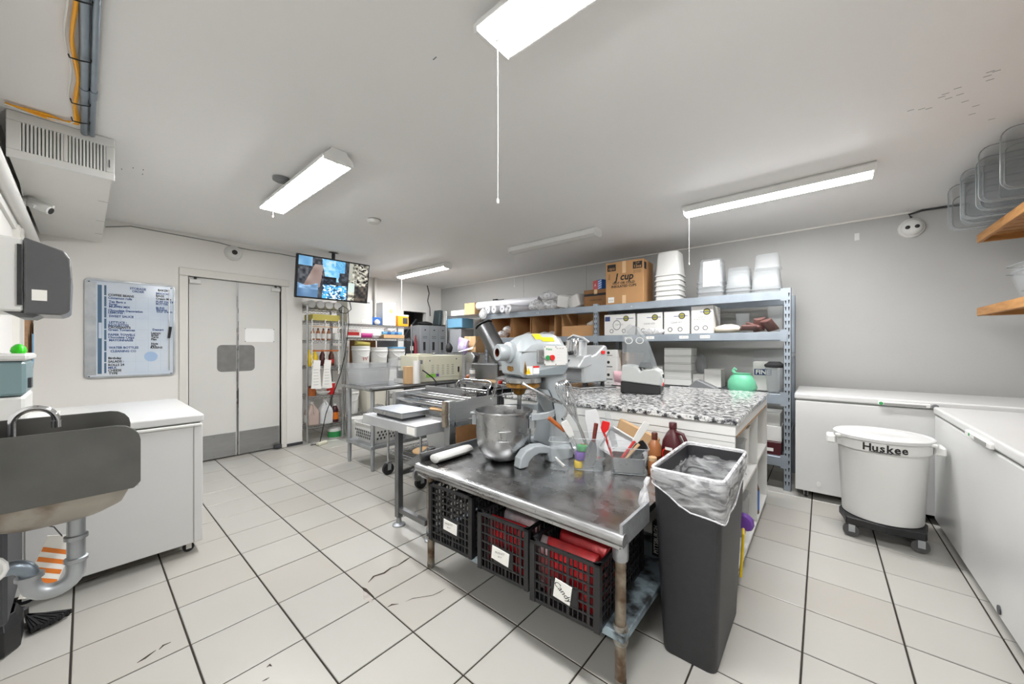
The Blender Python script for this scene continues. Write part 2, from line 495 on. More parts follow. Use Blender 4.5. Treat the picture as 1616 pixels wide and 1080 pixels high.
MB().box(-3.197, .093, 2.345, -3.190, .097, 2.39).build('damper_lever', 'dark_grey', t, w=True)
for y, r, lb in ((-.0, .0145, 'thicker grey steel conduit on the ceiling beside the yellow cables'), (.028, .0115, 'thinner grey steel conduit on the ceiling, farther from the yellow cables')):
    t = thing('conduit', lb, 'conduit', (-2.0, y, CZ - .02))
    MB().rod((1.4, 0, 0), (-1.18, 0, 0), r, 14).build('pipe', 'conduit', t, smooth=True)
    MB().rod((-.62, 0, 0), (-.70, 0, 0), r + .003, 14).build('coupling', 'conduit', t, smooth=True)
t = thing('cable_bundle', 'yellow and white cables tied along the ceiling conduit and over the duct', 'cables', (-2.0, -.03, CZ - .02))
def wig(x, a, ph, f): return a * math.sin(f * x + ph)
for k in range(4):
    m = 'yellow_wire' if k < 3 else 'white_plastic'
    pts = []
    for i in range(40):
        x = -.7 - i * (2.36 / 39)
        pts.append((x, -.026 + (-.02 if k == 3 else 0) + wig(x, .007, k * 2.1, 9 + k) + .001 * k, CZ - .018 - .006 * (k % 2) + wig(x, .004, k, 7)))
    bx = pts[-1][0]
    pts += [(bx - .03, -.05, CZ - .016 - .003 * k)]
    for i in range(12):
        y = -.07 - i * .017
        pts.append((bx - .045 + wig(y, .008, k, 30), y, CZ - .012 - .004 * k + wig(y, .003, k * 2, 40)))
    MB().tube(pts, .0056 if k < 3 else .0042, 6).build('wire', m, t, w=True, smooth=True)
for x in (-1.55, -1.95, -2.35, -2.78, -3.0):
    MB().tube([(x, -.045, 2.497), (x, -.04, 2.478), (x + .01, -.01, 2.476), (x + .015, .018, 2.482), (x + .015, .02, 2.5)], .003, 5).build('cable_tie', 'black_rubber', t, w=True)
pc = struct('trim_2', MB().tube([(-2.3, -.262, 2.13), (XD, -.262, 2.13)], .032, 12).box(-2.3, -.3, 2.05, XD, -.285, 2.2), 'soffit_paint', smooth=True)
struct('trim_3', MB().box(-4.14, -.3, 0, -4.06, -.265, 2.08).box(-4.04, -.3, 0, -3.96, -.272, 2.08), 'trim_paint')
t = thing('security_camera', 'white bullet security camera below the air duct', 'camera', (-3.98, -.26, 2.24))
MB().lathe([(.028, 0), (.028, .012)], (0, 0, 0), 16, ax='y').build('mount', 'white_plastic', t, smooth=True)
MB().tube([(0, .01, 0), (.02, .03, -.01), (.03, .05, -.025)], .011, 8).build('bracket', 'white_plastic', t, smooth=True)
d = Vector((.35, .85, -.42)).normalized(); p = Vector((-.02, .0, .02))
MB().tube([p, p + d * .02, p + d * .13, p + d * .135], [.026, .029, .029, .024], 16).build('body', 'white_plastic', t, smooth=True)
MB().tube([p + d * .135, p + d * .138], [.022, .022], 14).build('front_glass', 'black_plastic', t)
MB().tube([p + d * .04 + Vector((0, 0, .03)), p + d * .15 + Vector((0, 0, .033))], .012, 6).build('visor', 'white_plastic', t)
tag(MB().tube([(-3.25, -.24, 2.49), (-3.3, -.22, 2.42), (-3.4, -.245, 2.34), (-3.6, -.25, 2.3), (-3.9, -.255, 2.26)], .0035, 5).build('camera_cable', 'white_plastic', smooth=True),
    'thin white cable hanging from the duct corner to the bullet camera', 'cable')
tag(MB().tube([(XD + .012, .13, 2.44), (XD + .012, .3, 2.49), (XD + .012, .6, 2.485), (XD + .012, 1.0, 2.478), (XD + .012, 1.13, 2.46), (XD + .012, 1.3, 2.455), (XD + .012, 1.6, 2.47), (XD + .03, 1.8, 2.46)], .006, 6).build('wall_cable', 'grey_line', smooth=True),
    'grey cable running along the top of the door wall', 'cable')
def dome_camera(name, label, loc, rz, m2='black_plastic', two=False):
    t = thing(name, label, 'camera', loc, rz)
    MB().lathe([(.088, 0), (.088, -.012), (.08, -.022)], n=28, ax='y').build('base', 'white_plastic', t, smooth=True)
    MB().lathe([(.074, -.018), (.07, -.045), (.052, -.062), (.03, -.068)], n=28, ax='y').build('housing', 'white_plastic', t, smooth=True)
    if two:
        for x in (-.03, .028): MB().lathe([(.017, -.060), (.016, -.071), (.008, -.073)], (x, 0, -.004), 16, ax='y').build('lens', m2, t, smooth=True)
    else: MB().lathe([(.03, -.06), (.026, -.074), (.012, -.08)], n=20, ax='y').build('lens', m2, t, smooth=True)
    return t
dome_camera('dome_camera', 'white dome camera on the wall above the swing doors', (XD, 1.13, 2.385), PI / 2)
t = dome_camera('dome_camera', 'white two-eyed dome camera at the top of the back wall', (.62, YB, 2.37), 0, two=True)
tag(MB().tube([(.62, YB - .02, 2.46), (.6, YB - .03, 2.49), (.68, YB - .02, 2.51), (.95, YB - .02, 2.505)], .009, 6).build('camera_cable', 'dark_grey', smooth=True),
    'dark cable looping above the dome camera on the back wall', 'cable')

# ------------------------------------------------------------------ whiteboard
t = thing('whiteboard', 'whiteboard with blue handwriting in a rounded grey frame on the door wall', 'whiteboard', (XD, .313, .99))
wbd = MB()
def rr_yz(y0, z0, y1, z1, r, x):
    return [(x, p[0], p[1]) for p in [(q[0], q[1]) for q in MB().rrect((y0 + y1) / 2, (z0 + z1) / 2, y1 - y0, z1 - z0, r, 0, 5)]]
MB().rings([rr_yz(-.313, 0, .313, .945, .035, .001), rr_yz(-.313, 0, .313, .945, .035, .02), rr_yz(-.297, .016, .297, .929, .022, .02), rr_yz(-.297, .016, .297, .929, .022, .010)], False, False).build('frame', 'galv', t, smooth=True)
MB().rings([rr_yz(-.3, .013, .3, .932, .022, .003), rr_yz(-.3, .013, .3, .932, .022, .012)]).build('panel', 'board_white', t)
MB().box(.012, -.30, .03, .0125, -.24, .915).build('side_band', 'galv', t)
MB().box(.012, -.232, .04, .0128, -.205, .89).build('title_band', 'board_band', t)
MB().box(.0126, -.226, .38, .0132, -.206, .53).build('title_patch', 'board_white', t)
for i in range(8):
    MB().box(.012, -.19, .045 + i * .107, .0128, -.176, .142 + i * .107).build('day_band', 'board_band', t)
gl = MB()
for y in (-.08, .02, .11, .20): gl.box(.012, y - .0007, .05, .0124, y + .0007, .80)
for i in range(8): gl.box(.012, -.17, .045 + i * .107, .0124, .25, .0462 + i * .107)
mat('faint_blue', 'b5c4d8', .4)
gl.build('grid_lines', 'faint_blue', t)
mat('faint_smudge', 'a8c4e6', .4)
MB().lathe([(.05, .0121), (.049, .0126)], (0, .13, .2), 20, ax='x', cap0=False).build('smudge', 'faint_smudge', t)
MB().box(.012, .262, .05, .020, .270, .90).build('pen_rail', 'galv', t)
def wl(s, y, z, size=.03, m='board_ink'):
    text(s, size, m, t, (.0136, y, z), (90, 0, 90), align='LEFT', bold=.0010, sx=.86)
for s, y, z, m in (('STORAGE', -.02, .88, 0), ('ORDER', -.005, .852, 0), ('COFFEE BEANS', -.165, .80, 1), ('Cinnamon rolls', -.165, .772, 0), ('Tea Bags x', -.16, .735, 0), ('Sugar', -.16, .712, 0),
                   ('MUFFIN MIX', -.16, .688, 0), ('Chocolate Decoration', -.165, .652, 0), ('LEMONS :', -.165, .630, 0), ('SWEET SAUCE', -.16, .595, 0), ('LETTUCE :', -.16, .535, 0), ('BAGUETTES', -.165, .507, 0),
                   ('CROISSANTS', -.165, .487, 1), ('Green Tomatoes', -.165, .463, 0), ('PAPER TOWELS', -.165, .415, 0), ('Chocolate Chips', -.165, .39, 0), ('MAYONNAISE', -.16, .362, 0), ('WATER BOTTLES', -.16, .29, 0),
                   ('CLEANING CO', -.15, .255, 0), ('Birthday', -.165, .188, 1), ('SALADS :', -.165, .155, 1), ('ROLLS 24', -.165, .122, 1), ('MILK', -.165, .095, 0), ('CHEESE', -.165, .068, 1), ('TYPE', -.16, .04, 1),
                   ('BAKERY', .18, .885, 1), ('BRIOCHE', .165, .85, 0), ('BAGS', .165, .825, 1), ('Cream Mix', .165, .797, 1), ('PUFF PASTRY', .165, .765, 0), ('BUTTER', .165, .742, 0), ('BUNS', .165, .70, 0), ('Bananas', .168, .682, 0), ('Sour cream', .17, .664, 0),
                   ('Dessert', .14, .475, 0), ('Lemon', .13, .44, 1), ('Eclair', .132, .42, 1), ('Tarts', .13, .398, 1), ('Flan', .13, .375, 1), ('Nuts', .13, .33, 1), ('Jam', .13, .31, 1), ('RAISINS', .125, .29, 1)):
    wl(s, y, z, .030, 'ink' if m else 'board_ink')
for y in (-.285, .28):
    for z in (.02, .915): MB().lathe([(.006, .02), (.004, .0225)], (0, y, z), 8, ax='x').build('screw', 'dark_grey', t)
o = MB().tube([(XD + .028, .575, 1.38), (XD + .030, .588, 1.50)], [.010, .012], 8).build('marker_pen', 'black_plastic')
tag(o, 'black marker pen on the right edge of the whiteboard', 'pen')

# ------------------------------------------------------------------ pair of swing doors
def leaf(n, y0, y1, right):
    d = thing('door_%d' % n, None, None, (XD - .03, y0, 0))
    d['kind'] = 'structure'
    MB().box(XD - .05, y0, .012, XD - .015, y1, 2.056).build('leaf', 'door_paint', d, w=True)
    MB().box(XD - .016, y0 + (.005 if not right else .012), .014, XD - .011, y1 - (.012 if not right else .005), .285).build('kick_plate', 'steel_brushed', d, w=True)
    for yy in (y0 + .04, (y0 + y1) / 2, y1 - .04):
        for zz in (.04, .26): MB().lathe([(.006, -.011), (.004, -.008)], (XD, yy, zz), 8, ax='x').build('screw', 'chrome', d, w=True)
    e = y0 if right else y1
    MB().box(XD - .05, e - .004, .012, XD - .006, e + .004, 2.05).build('edge_strip', 'steel', d, w=True)
    s = -1 if right else 1
    # rounded grey push window reaching the meeting edge
    a = e - s * .008; b = e - s * (.165 if right else .185)
    pts = []
    r = .045
    for (cy, cz, a0) in ((b + s * r, 1.31 - r, 90), (b + s * r, 1.0 + r, 180)):
        for i in range(6):
            an = R(a0 + 90 * i / 5)
            pts.append((cy + s * r * math.cos(an), cz + r * math.sin(an)))
    pts += [(a, 1.0), (a, 1.31)]
    mat('push_grey', '7e7d7b', .4, var=.15, scale=14)
    MB().prism(pts, 'x', XD - .016, XD - .0105).build('push_window', 'push_grey', d, w=True)
    MB().box(XD - .012, (y0 if not right else y1 - .10), 1.985, XD + .02, (y0 + .10 if not right else y1), 2.03).build('pivot_box', 'white_plastic', d, w=True, bevel=.004)
    yc = y0 + .05 if not right else y1 - .05
    MB().rod((XD + .004, yc, 2.03), (XD + .004, yc, 2.06), .012, 8).build('pivot_pin', 'dark_grey', d, w=True)
    if right:
        MB().box(XD - .016, 1.246, 1.348, XD - .0105, 1.551, 1.512).build('vision_pane', 'lit_pane_white', d, w=True)
        for yy in (1.25, 1.547):
            for zz in (1.353, 1.507): MB().lathe([(.006, -.0105), (.004, -.007)], (XD, yy, zz), 8, ax='x').build('screw', 'mid_grey', d, w=True)
        MB().box(XD - .01, 1.545, .01, XD + .045, 1.62, .05).build('floor_hinge', 'dark_grey', d, w=True)
    return d
mat('lit_pane_white', 'fbfbfa', .12, spec=.6)  # opaque white stands in for the bright view through the door window
leaf(1, DY0 + .01, 1.168, False)
leaf(2, 1.180, DY1 - .012, True)

# ------------------------------------------------------------------ television
SCREEN_W, SCREEN_H = .90, .52
t = thing('television', 'wall television showing four security camera views near the ceiling', 'television', (-4.82, 2.11, 2.155))
t.rotation_euler = (0, R(9), R(-2))
MB().box(-.045, -.455, -.265, .0, .455, .265).build('case', 'black_plastic', t, bevel=.006)
# screen picture built as a fine mosaic of flat printed patches
SW, SH = 144, 80
_rn = random.Random(3)
_tab = [[_rn.random() for _ in range(64)] for _ in range(64)]
def vn(x, y):
    i, j = int(math.floor(x)), int(math.floor(y)); fx, fy = x - i, y - j
    fx, fy = fx * fx * (3 - 2 * fx), fy * fy * (3 - 2 * fy)
    g_ = lambda a, b: _tab[a % 64][b % 64]
    return (g_(i, j) * (1 - fx) + g_(i + 1, j) * fx) * (1 - fy) + (g_(i, j + 1) * (1 - fx) + g_(i + 1, j + 1) * fx) * fy
def mixc(a, b, k): return tuple(p + (q - p) * max(0, min(1, k)) for p, q in zip(a, b))
def shade(u, v):
    """flat camera picture: u,v run from the top left corner"""
    n1, n2, n3 = vn(u * 9, v * 6), vn(u * 26 + 9, v * 17 + 3), vn(u * 50 + 5, v * 34 + 11)
    if u < .70:
        c = mixc((.13, .14, .17), (.36, .38, .40), n2 * 1.1 - .1)
        if v < .22 and u < .18: c = mixc((.34, .56, .74), (.62, .78, .88), n1)
        d_ = abs(u - (.30 - .16 * v))
        if .16 < v < .74 and d_ < .045 + .09 * v: c = mixc((.47, .39, .37), (.60, .55, .53), n1)
        if v < .55 and abs(u - (.42 + .10 * v)) < .075 + .05 * n1: c = mixc((.35, .66, .86), (.78, .90, .96), n2)
        if v < .30 and .50 < u < .64 and n1 > .35: c = mixc((.30, .60, .80), (.5, .75, .9), n3)
        if .34 < u < .52 and .44 < v < .64: c = mixc((.03, .04, .06), (.22, .26, .32), n3 * n2 * 1.6)
        if v > .66 + .05 * math.sin(u * 14) and u < .27: c = mixc((.26, .38, .52), (.62, .76, .88), n2 if v < .80 else n1 * .5)
        if v > .64 and .33 < u < .68: c = (.88, .95, .98) if n3 > .62 else mixc((.12, .2, .28), (.30, .66, .90), n2 * 1.5 - .1)
    else:
        c = mixc((.36, .35, .32), (.86, .85, .80), n2 * 1.2 - .1)
        if n3 < .30: c = (.10, .10, .09)
        if u < .76 and v < .45: c = mixc((.55, .55, .52), (.72, .72, .68), n1)
        if .69 < u < .80 and .52 < v < .78: c = (.76, .82, .80)
        if v > .62 + (u - .7) * -.2 and u > .80: c = mixc((.12, .12, .13), (.40, .36, .32), n2)
    return c
vs, fs, cols = [], [], []
for j in range(SH):
    for i in range(SW):
        u0, u1, v0, v1 = i / SW, (i + 1) / SW, j / SH, (j + 1) / SH
        o = len(vs)
        vs += [(.0015, -.435 + .87 * u0, .247 - .492 * v1), (.0015, -.435 + .87 * u1, .247 - .492 * v1), (.0015, -.435 + .87 * u1, .247 - .492 * v0), (.0015, -.435 + .87 * u0, .247 - .492 * v0)]
        fs.append((o, o + 1, o + 2, o + 3))
        cols += [lin(shade((u0 + u1) / 2, (v0 + v1) / 2))] * 4
me = bpy.data.meshes.new('screen')
me.from_pydata(vs, [], fs)
ca = me.color_attributes.new('pic', 'FLOAT_COLOR', 'CORNER')
ca.data.foreach_set('color', [c for q in cols for c in q])
ms = bpy.data.materials.new('screen'); ms.use_nodes = True
nt = ms.node_tree; b = nt.nodes['Principled BSDF']
at = nt.nodes.new('ShaderNodeVertexColor'); at.layer_name = 'pic'
nt.links.new(at.outputs[0], b.inputs['Base Color']); nt.links.new(at.outputs[0], b.inputs['Emission Color'])
b.inputs['Emission Strength'].default_value = .75; b.inputs['Roughness'].default_value = .2
me.materials.append(ms)
o = bpy.data.objects.new('screen', me); COL.objects.link(o); o.parent = t
MB().rod((-.06, 0, .0), (-.10, 0, .37), .022, 10).build('ceiling_pole', 'black_plastic', t)
MB().box(-.07, -.12, -.1, -.04, .12, .1).build('bracket', 'black_plastic', t)
MB().lathe([(.06, 0), (.06, .012)], (-.10, 0, .345), 16).build('ceiling_plate', 'black_plastic', t)
tag(MB().tube([(-4.88, 2.33, 1.92), (-4.87, 2.35, 1.8), (-4.9, 2.30, 1.74), (-4.95, 2.24, 1.75), (-4.95, 2.22, 1.80), (-4.92, 2.26, 1.84), (-4.9, 2.32, 1.8), (-4.92, 2.34, 1.6), (-5.0, 2.33, 1.2), (-5.04, 2.28, .9), (-5.06, 2.1, .4), (-5.04, 2.02, .06), (-5.02, 2.0, .02), (-5.05, 1.9, .012)], .006, 6).build('electric_cable', 'black_rubber', smooth=True),
    'long black cord hanging from the television down to the floor', 'cord')

# ------------------------------------------------------------------ chest freezers and the white wheeled bin
def caster(parent, x, y, r=.03, h=.07, m='white_plastic', w=True, th=.018):
    z = r
    MB().lathe([(r * .55, -th / 2), (r, -th / 2), (r, th / 2), (r * .55, th / 2)], (x, y, z), 16, ax='x').build('caster_wheel', 'black_rubber', parent, w=w, smooth=True)
    MB().box(x - th / 2 - .006, y - .012, z - .008, x - th / 2 - .002, y + .014, h).box(x + th / 2 + .002, y - .012, z - .008, x + th / 2 + .006, y + .014, h).box(x - .022, y - .022, h - .006, x + .022, y + .022, h).build('caster_fork', m, parent, w=w)
def chest_freezer(name, label, x0, y0, x1, y1, z0, z1, face, lid=.05):
    t = thing(name, label, 'freezer', ((x0 + x1) / 2, (y0 + y1) / 2, 0))
    MB().box(x0, y0, z0, x1, y1, z1 - lid - .012).build('body', 'white_gloss', t, w=True, bevel=.006, seg=2)
    MB().box(x0 + .012, y0 + .012, z1 - lid - .014, x1 - .012, y1 - .012, z1 - lid + .002).build('gasket', 'grey_line', t, w=True)
    MB().box(x0 - .006, y0 - .006, z1 - lid, x1 + .006, y1 + .006, z1).build('lid', 'white_gloss', t, w=True, bevel=.012, seg=3)
    for x in (x0 + .07, x1 - .07):
        for y in (y0 + .06, y1 - .06): caster(t, x, y, .028, z0 + .005)
    return t
t = chest_freezer('chest_freezer', 'white chest freezer in the left corner under the whiteboard', -4.02, -.25, -2.975, .485, .07, .868, 'x')
MB().box(-2.976, -.19, .075, -2.972, -.187, .80).box(-2.976, .44, .075, -2.972, .443, .80).build('panel_seam', 'grey_line', t, w=True)
MB().box(-2.98, -.24, .795, -2.962, .48, .812).build('lower_trim', 'white_plastic', t, w=True, bevel=.004)
t = chest_freezer('chest_freezer', 'long white chest freezer along the back wall behind the round bin', -.175, 3.975, 1.30, 4.72, .065, .892, '-y')
MB().box(.33, 3.955, .842, .60, 3.972, .872).build('handle', 'white_plastic', t, w=True, bevel=.005)
MB().box(.36, 3.952, .848, .575, 3.957, .862).build('handle_recess', 'grey_line', t, w=True)
MB().lathe([(.012, -.012), (.012, .0)], (.345, 3.958, .857), 12, ax='y').build('lamp', 'green', t, w=True)
MB().lathe([(.018, -.008), (.018, .0)], (.62, 3.960, .857), 14, ax='y').build('lock', 'mid_grey', t, w=True)
MB().lathe([(.014, -.006), (.014, .01)], (-.02, 3.975, .14), 12, ax='y', sx=1.5).build('drain_plug', 'white_plastic', t, w=True)
t = chest_freezer('chest_freezer', 'white chest freezer along the right wall in front of the corner', .612, 1.75, 1.29, 3.925, .065, .862, '-x')
MB().box(.590, 2.72, .812, .610, 3.10, .842).build('handle', 'white_plastic', t, w=True, bevel=.005)
MB().box(.586, 2.76, .818, .592, 2.92, .836).build('handle_recess', 'grey_line', t, w=True)
MB().lathe([(.008, -.006), (.008, .0)], (.594, 3.02, .828), 10, ax='x').build('lamp', 'green', t, w=True)
MB().lathe([(.02, -.006), (.02, .01)], (.613, 2.68, .10), 14, ax='x').build('drain_cap', 'dark_grey', t, w=True)

t = thing('ingredient_bin', 'round white lidded bin with black lettering on a black wheeled dolly', 'bin', (.31, 3.55, 0))
MB().lathe([(.192, .135), (.20, .14), (.222, .60), (.236, .602), (.238, .672), (.23, .675), (.22, .67), (.195, .16)], n=48).build('body', 'white_plastic', t, smooth=True)
MB().lathe([(.246, .668), (.25, .672), (.25, .69), (.243, .695), (.225, .689), (.205, .696), (.12, .704), (.11, .700), (.0005, .702)], n=48).build('lid', 'white_gloss', t, smooth=True)
for s in (-1, 1):
    MB().prism([(-.07, .60), (.07, .60), (.06, .655), (-.06, .655)], 'x', s * .232, s * .285).build('handle', 'white_plastic', t, bevel=.008)
    MB().cbox((s * .245 * math.cos(.5), -.245 * math.sin(.5), .672), (.05, .03, .02), rz=0).build('lid_tab', 'white_plastic', t, bevel=.005)
for i, ch in enumerate('Huskee'):
    a = R(-90) + ((.31, .88, 1.365, 1.85, 2.37, 2.88)[i] - 1.555) * .285 + R(-.5)
    text(ch, .066, 'ink', t, (.2395 * math.cos(a), .2395 * math.sin(a), .634), (90, 0, math.degrees(a) + 90), bold=.0017, name='letter')
for i, ch in enumerate(('Continental', 'Commercial', 'Products')):
    a = R(-90) + (i - 1) * .20 + R(-.5)
    text(ch, .0115, 'ink', t, (.2395 * math.cos(a), .2395 * math.sin(a), .609), (90, 0, math.degrees(a) + 90), bold=.0006)
dl = MB()
ring = []
for i in range(16):
    a = 2 * PI * i / 16
    rr_ = .262 if i % 4 == 2 else .215
    ring.append((rr_ * math.cos(a), rr_ * math.sin(a)))
dl.prism(ring, 'z', .085, .135)
dl.build('dolly', 'black_plastic', t, bevel=.006)
for a in (45, 135, 225, 315):
    x, y = .225 * math.cos(R(a)), .225 * math.sin(R(a))
    wm = MB().lathe([(.02, -.013), (.042, -.013), (.042, .013), (.02, .013)], (x, y, .042), 18, ax='y').lathe([(.02, -.015), (.02, .015)], (x, y, .042), 12, ax='y')
    wm.build('dolly_wheel', 'wheel_grey' if 'wheel_grey' in MATS else mat('wheel_grey', '4a4a4a', .6), t, smooth=True)
    MB().box(x - .012, y - .02, .035, x + .02, y - .015, .088).box(x - .012, y + .015, .035, x + .02, y + .02, .088).box(x - .012, y - .02, .084, x + .02, y + .02, .088).build('wheel_fork', 'galv', t)
# ------------------------------------------------------------------ generic small things
def bottle(name, label, loc, prof, m, cap=None, band=None, n=18, group=None, cat='bottle', rz=0.):
    t = thing(name, label, cat, loc, rz, group)
    MB().lathe(prof, n=n).build('body', m, t, smooth=True)
    if cap: MB().lathe([(cap[0], cap[1]), (cap[0], cap[2]), (cap[0] * .85, cap[2] + .003)], n=n).build('cap', cap[3], t, smooth=True)
    if band:
        MB().lathe([(band[0], band[1]), (band[0], band[2])], n=n, cap0=False, cap1=False).build('band', band[3], t, smooth=True)
    return t
def gallon(name, label, loc, m, capm='white_plastic', s=1., rz=0., liquid=None):
    t = thing(name, label, 'jug', loc, rz)
    k = s
    MB().rings([MB().rrect(0, 0, .14 * k, .14 * k, .03 * k, z * k) if False else MB().rrect(0, 0, w * k, w * k, min(.03, w / 2.2) * k, z * k) for w, z in ((.12, 0), (.14, .01), (.145, .14), (.13, .18), (.07, .235), (.045, .25), (.045, .262))]).build('body', m, t, smooth=True)
    MB().lathe([(.022 * k, .262 * k), (.022 * k, .285 * k)], n=14).build('cap', capm, t)
    MB().tube([(.025 * k, 0, .25 * k), (.06 * k, 0, .24 * k), (.075 * k, 0, .2 * k), (.07 * k, 0, .15 * k)], .011 * k, 8).build('handle', m, t, smooth=True)
    if liquid: MB().box(-.05 * k, -.0735 * k, .04 * k, .05 * k, -.0728 * k, .13 * k).build('sticker', liquid, t)
    return t
def carton(name, label, loc, dim, rz=0., m='card', tape=True, group=None, cat='box', opened=False):
    t = thing(name, label, cat, loc, rz, group)
    w, d, h = dim
    if opened:
        b = MB()
        q = .004
        b.box(-w / 2, -d / 2, 0, w / 2, d / 2, q).box(-w / 2, -d / 2, q, -w / 2 + q, d / 2, h).box(w / 2 - q, -d / 2, q, w / 2, d / 2, h)
        b.box(-w / 2 + q, d / 2 - q, q, w / 2 - q, d / 2, h)
        if opened == 'tray': b.box(-w / 2 + q, -d / 2, q, w / 2 - q, -d / 2 + q, h * .42)
        elif opened == 'front': b.box(-w / 2, -d / 2, h - q, w / 2, d / 2, h)
        else: b.box(-w / 2 + q, -d / 2, q, w / 2 - q, -d / 2 + q, h)
        b.build('body', m, t)
    else:
        MB().box(-w / 2, -d / 2, 0, w / 2, d / 2, h).build('body', m, t, bevel=.003)
        if tape:
            MB().box(-.022, -d / 2 - .0012, h * .72, .022, -d / 2, h + .001).box(-.022, -d / 2, h, .022, d / 2, h + .0012).build('tape', 'tape', t)
    return t
def tub_thing(name, label, cat, loc, z1, bot, top, m, r=.02, lip=.006, t=.003, rz=0., group=None):
    o = thing(name, label, cat, loc, rz, group)
    MB().tub(0, 0, 0, z1, bot, top, r, t, lip).build('body', m, o, smooth=True, angle=50)
    return o
def wire_shelf(t, x0, y0, x1, y1, z, along='x', step=.028, w=True, m='chrome_wire'):
    b = MB()
    for (a, c) in (((x0, y0), (x1, y0)), ((x1, y0), (x1, y1)), ((x1, y1), (x0, y1)), ((x0, y1), (x0, y0))):
        b.rod((a[0], a[1], z), (c[0], c[1], z), .004, 5).rod((a[0], a[1], z - .03), (c[0], c[1], z - .03), .003, 5)
        L = math.hypot(c[0] - a[0], c[1] - a[1]); k = max(2, int(L / .05))
        for i in range(k):
            u0, u1, u2 = i / k, (i + .5) / k, (i + 1) / k
            P = lambda u, zz: (a[0] + (c[0] - a[0]) * u, a[1] + (c[1] - a[1]) * u, zz)
            b.rod(P(u0, z), P(u1, z - .03), .0022, 4).rod(P(u1, z - .03), P(u2, z), .0022, 4)
    if along == 'x':
        k = int((x1 - x0) / step)
        for i in range(1, k): b.rod((x0 + i * (x1 - x0) / k, y0, z + .002), (x0 + i * (x1 - x0) / k, y1, z + .002), .0018, 4)
    else:
        k = int((y1 - y0) / step)
        for i in range(1, k): b.rod((x0, y0 + i * (y1 - y0) / k, z + .002), (x1, y0 + i * (y1 - y0) / k, z + .002), .0018, 4)
    return b.build('wire_shelf', m, t, w=w)
def posts4(t, x0, y0, x1, y1, z0, z1, r=.0125, m='chrome_wire', name='post'):
    for x in (x0, x1):
        for y in (y0, y1):
            MB().rod((x, y, z0), (x, y, z1), r, 10).build(name, m, t, w=True, smooth=True)

# ------------------------------------------------------------------ hand sink corner
t = thing('hand_sink', 'stainless wall hand sink with tall side splashes on the left', 'sink', (-1.74, -.3, .8))
def splash(x0, x1):
    pts = [(-.3, .872), (.095, .872), (.109, .888), (.109, 1.01)]
    pts += [(.06 + .049 * math.cos(R(a)), 1.013 + .049 * math.sin(R(a))) for a in (0, 22, 45, 67, 90)] + [(-.3, 1.062)]
    return MB().prism(pts, 'x', x0, x1)
splash(-1.556, -1.550).build('side_splash', 'sink_steel', t, w=True, bevel=.0015)
splash(-1.926, -1.920).build('side_splash', 'sink_steel', t, w=True, bevel=.0015)
MB().box(-1.92, -.298, .875, -1.556, -.285, 1.06).build('back_splash', 'steel_dark', t, w=True)
MB().box(-1.92, .085, .875, -1.556, .105, .925).box(-1.92, -.285, .905, -1.556, -.20, .925).build('rim', 'steel', t, w=True)
bl = MB()
rs = []
for (w, d, z, r) in ((.35, .30, .92, .04), (.34, .29, .86, .05), (.31, .265, .82, .07), (.25, .21, .797, .08), (.10, .10, .792, .045)):
    rs.append(bl.rrect(-1.738, -.055, w, d, r, z, 5))
bl.rings(rs, cap0=False)
bl.build('basin', 'basin_steel', t, w=True, smooth=True)
b = MB().rod((-1.70, -.016, .80), (-1.70, -.016, .63), .019, 16)
b.build('drain_pipe', 'galv', t, w=True, smooth=True)
MB().lathe([(.027, 0), (.027, .012)], (-1.70, -.016, .785), 18).build('drain_flange', 'galv', t, w=True, smooth=True)
for z in (.722, .655):
    MB().lathe([(.021, -.007), (.025, -.005), (.025, .005), (.021, .007)], (-1.70, -.016, z), 18).build('slip_nut', 'galv', t, w=True, smooth=True)
pts = [(-1.70, -.016, .66), (-1.70, -.016, .64)] + arc((-1.70, -.058, .625), .042, 0, -180, 12, 'yz') + [(-1.70, -.1, .64)]
MB().tube(pts, .0205, 16).build('trap_bend', 'galv', t, w=True, smooth=True)
MB().lathe([(.022, -.007), (.027, -.005), (.027, .005), (.022, .007)], (-1.70, -.1, .642), 18).build('slip_nut', 'galv', t, w=True, smooth=True)
pts = [(-1.70, -.1, .645)] + arc((-1.70, -.135, .645), .035, 0, 90, 8, 'yz') + [(-1.70, -.2, .678), (-1.70, -.3, .676)]
MB().tube(pts, .0185, 16).build('waste_arm', 'conduit', t, w=True, smooth=True)
pts = [(-1.77, -.135, .92), (-1.77, -.135, 1.05)] + arc((-1.77, -.095, 1.068), .04, 180, 0, 14, 'yz') + [(-1.77, -.055, 1.06)]
MB().tube(pts, .0085, 12).build('spout', 'chrome', t, w=True, smooth=True)
MB().lathe([(.0105, -.012), (.0105, .008)], (-1.77, -.055, 1.058), 14).build('aerator', 'chrome', t, w=True, smooth=True)
MB().lathe([(.024, 0), (.020, .015), (.012, .03)], (-1.77, -.135, .922), 16).build('spout_base', 'chrome', t, w=True, smooth=True)
for x, m in ((-1.88, 'red'), (-1.63, 'blue')):
    MB().rod((x, -.24, .95), (x, -.19, .95), .012, 10).build('tap', 'chrome', t, w=True, smooth=True)
MB().cbox((-1.62, -.27, 1.03), (.06, .05, .03), rz=.3).build('spout_block', 'mid_grey', t, w=True)
for x in (-1.62, -1.70):
    MB().tube([(x, -.24, .85), (x, -.25, .75), (x + .02, -.26, .66), (x + .02, -.298, .64)], .011, 8).build('supply_pipe', 'rust_leg', t, w=True, smooth=True)
MB().lathe([(.02, -.03), (.02, .03)], (-1.60, -.265, .70), 10, ax='z').lathe([(.03, -.006), (.03, .006)], (-1.60, -.235, .70), 12, ax='y').build('stop_valve', 'dark_grey', t, w=True)
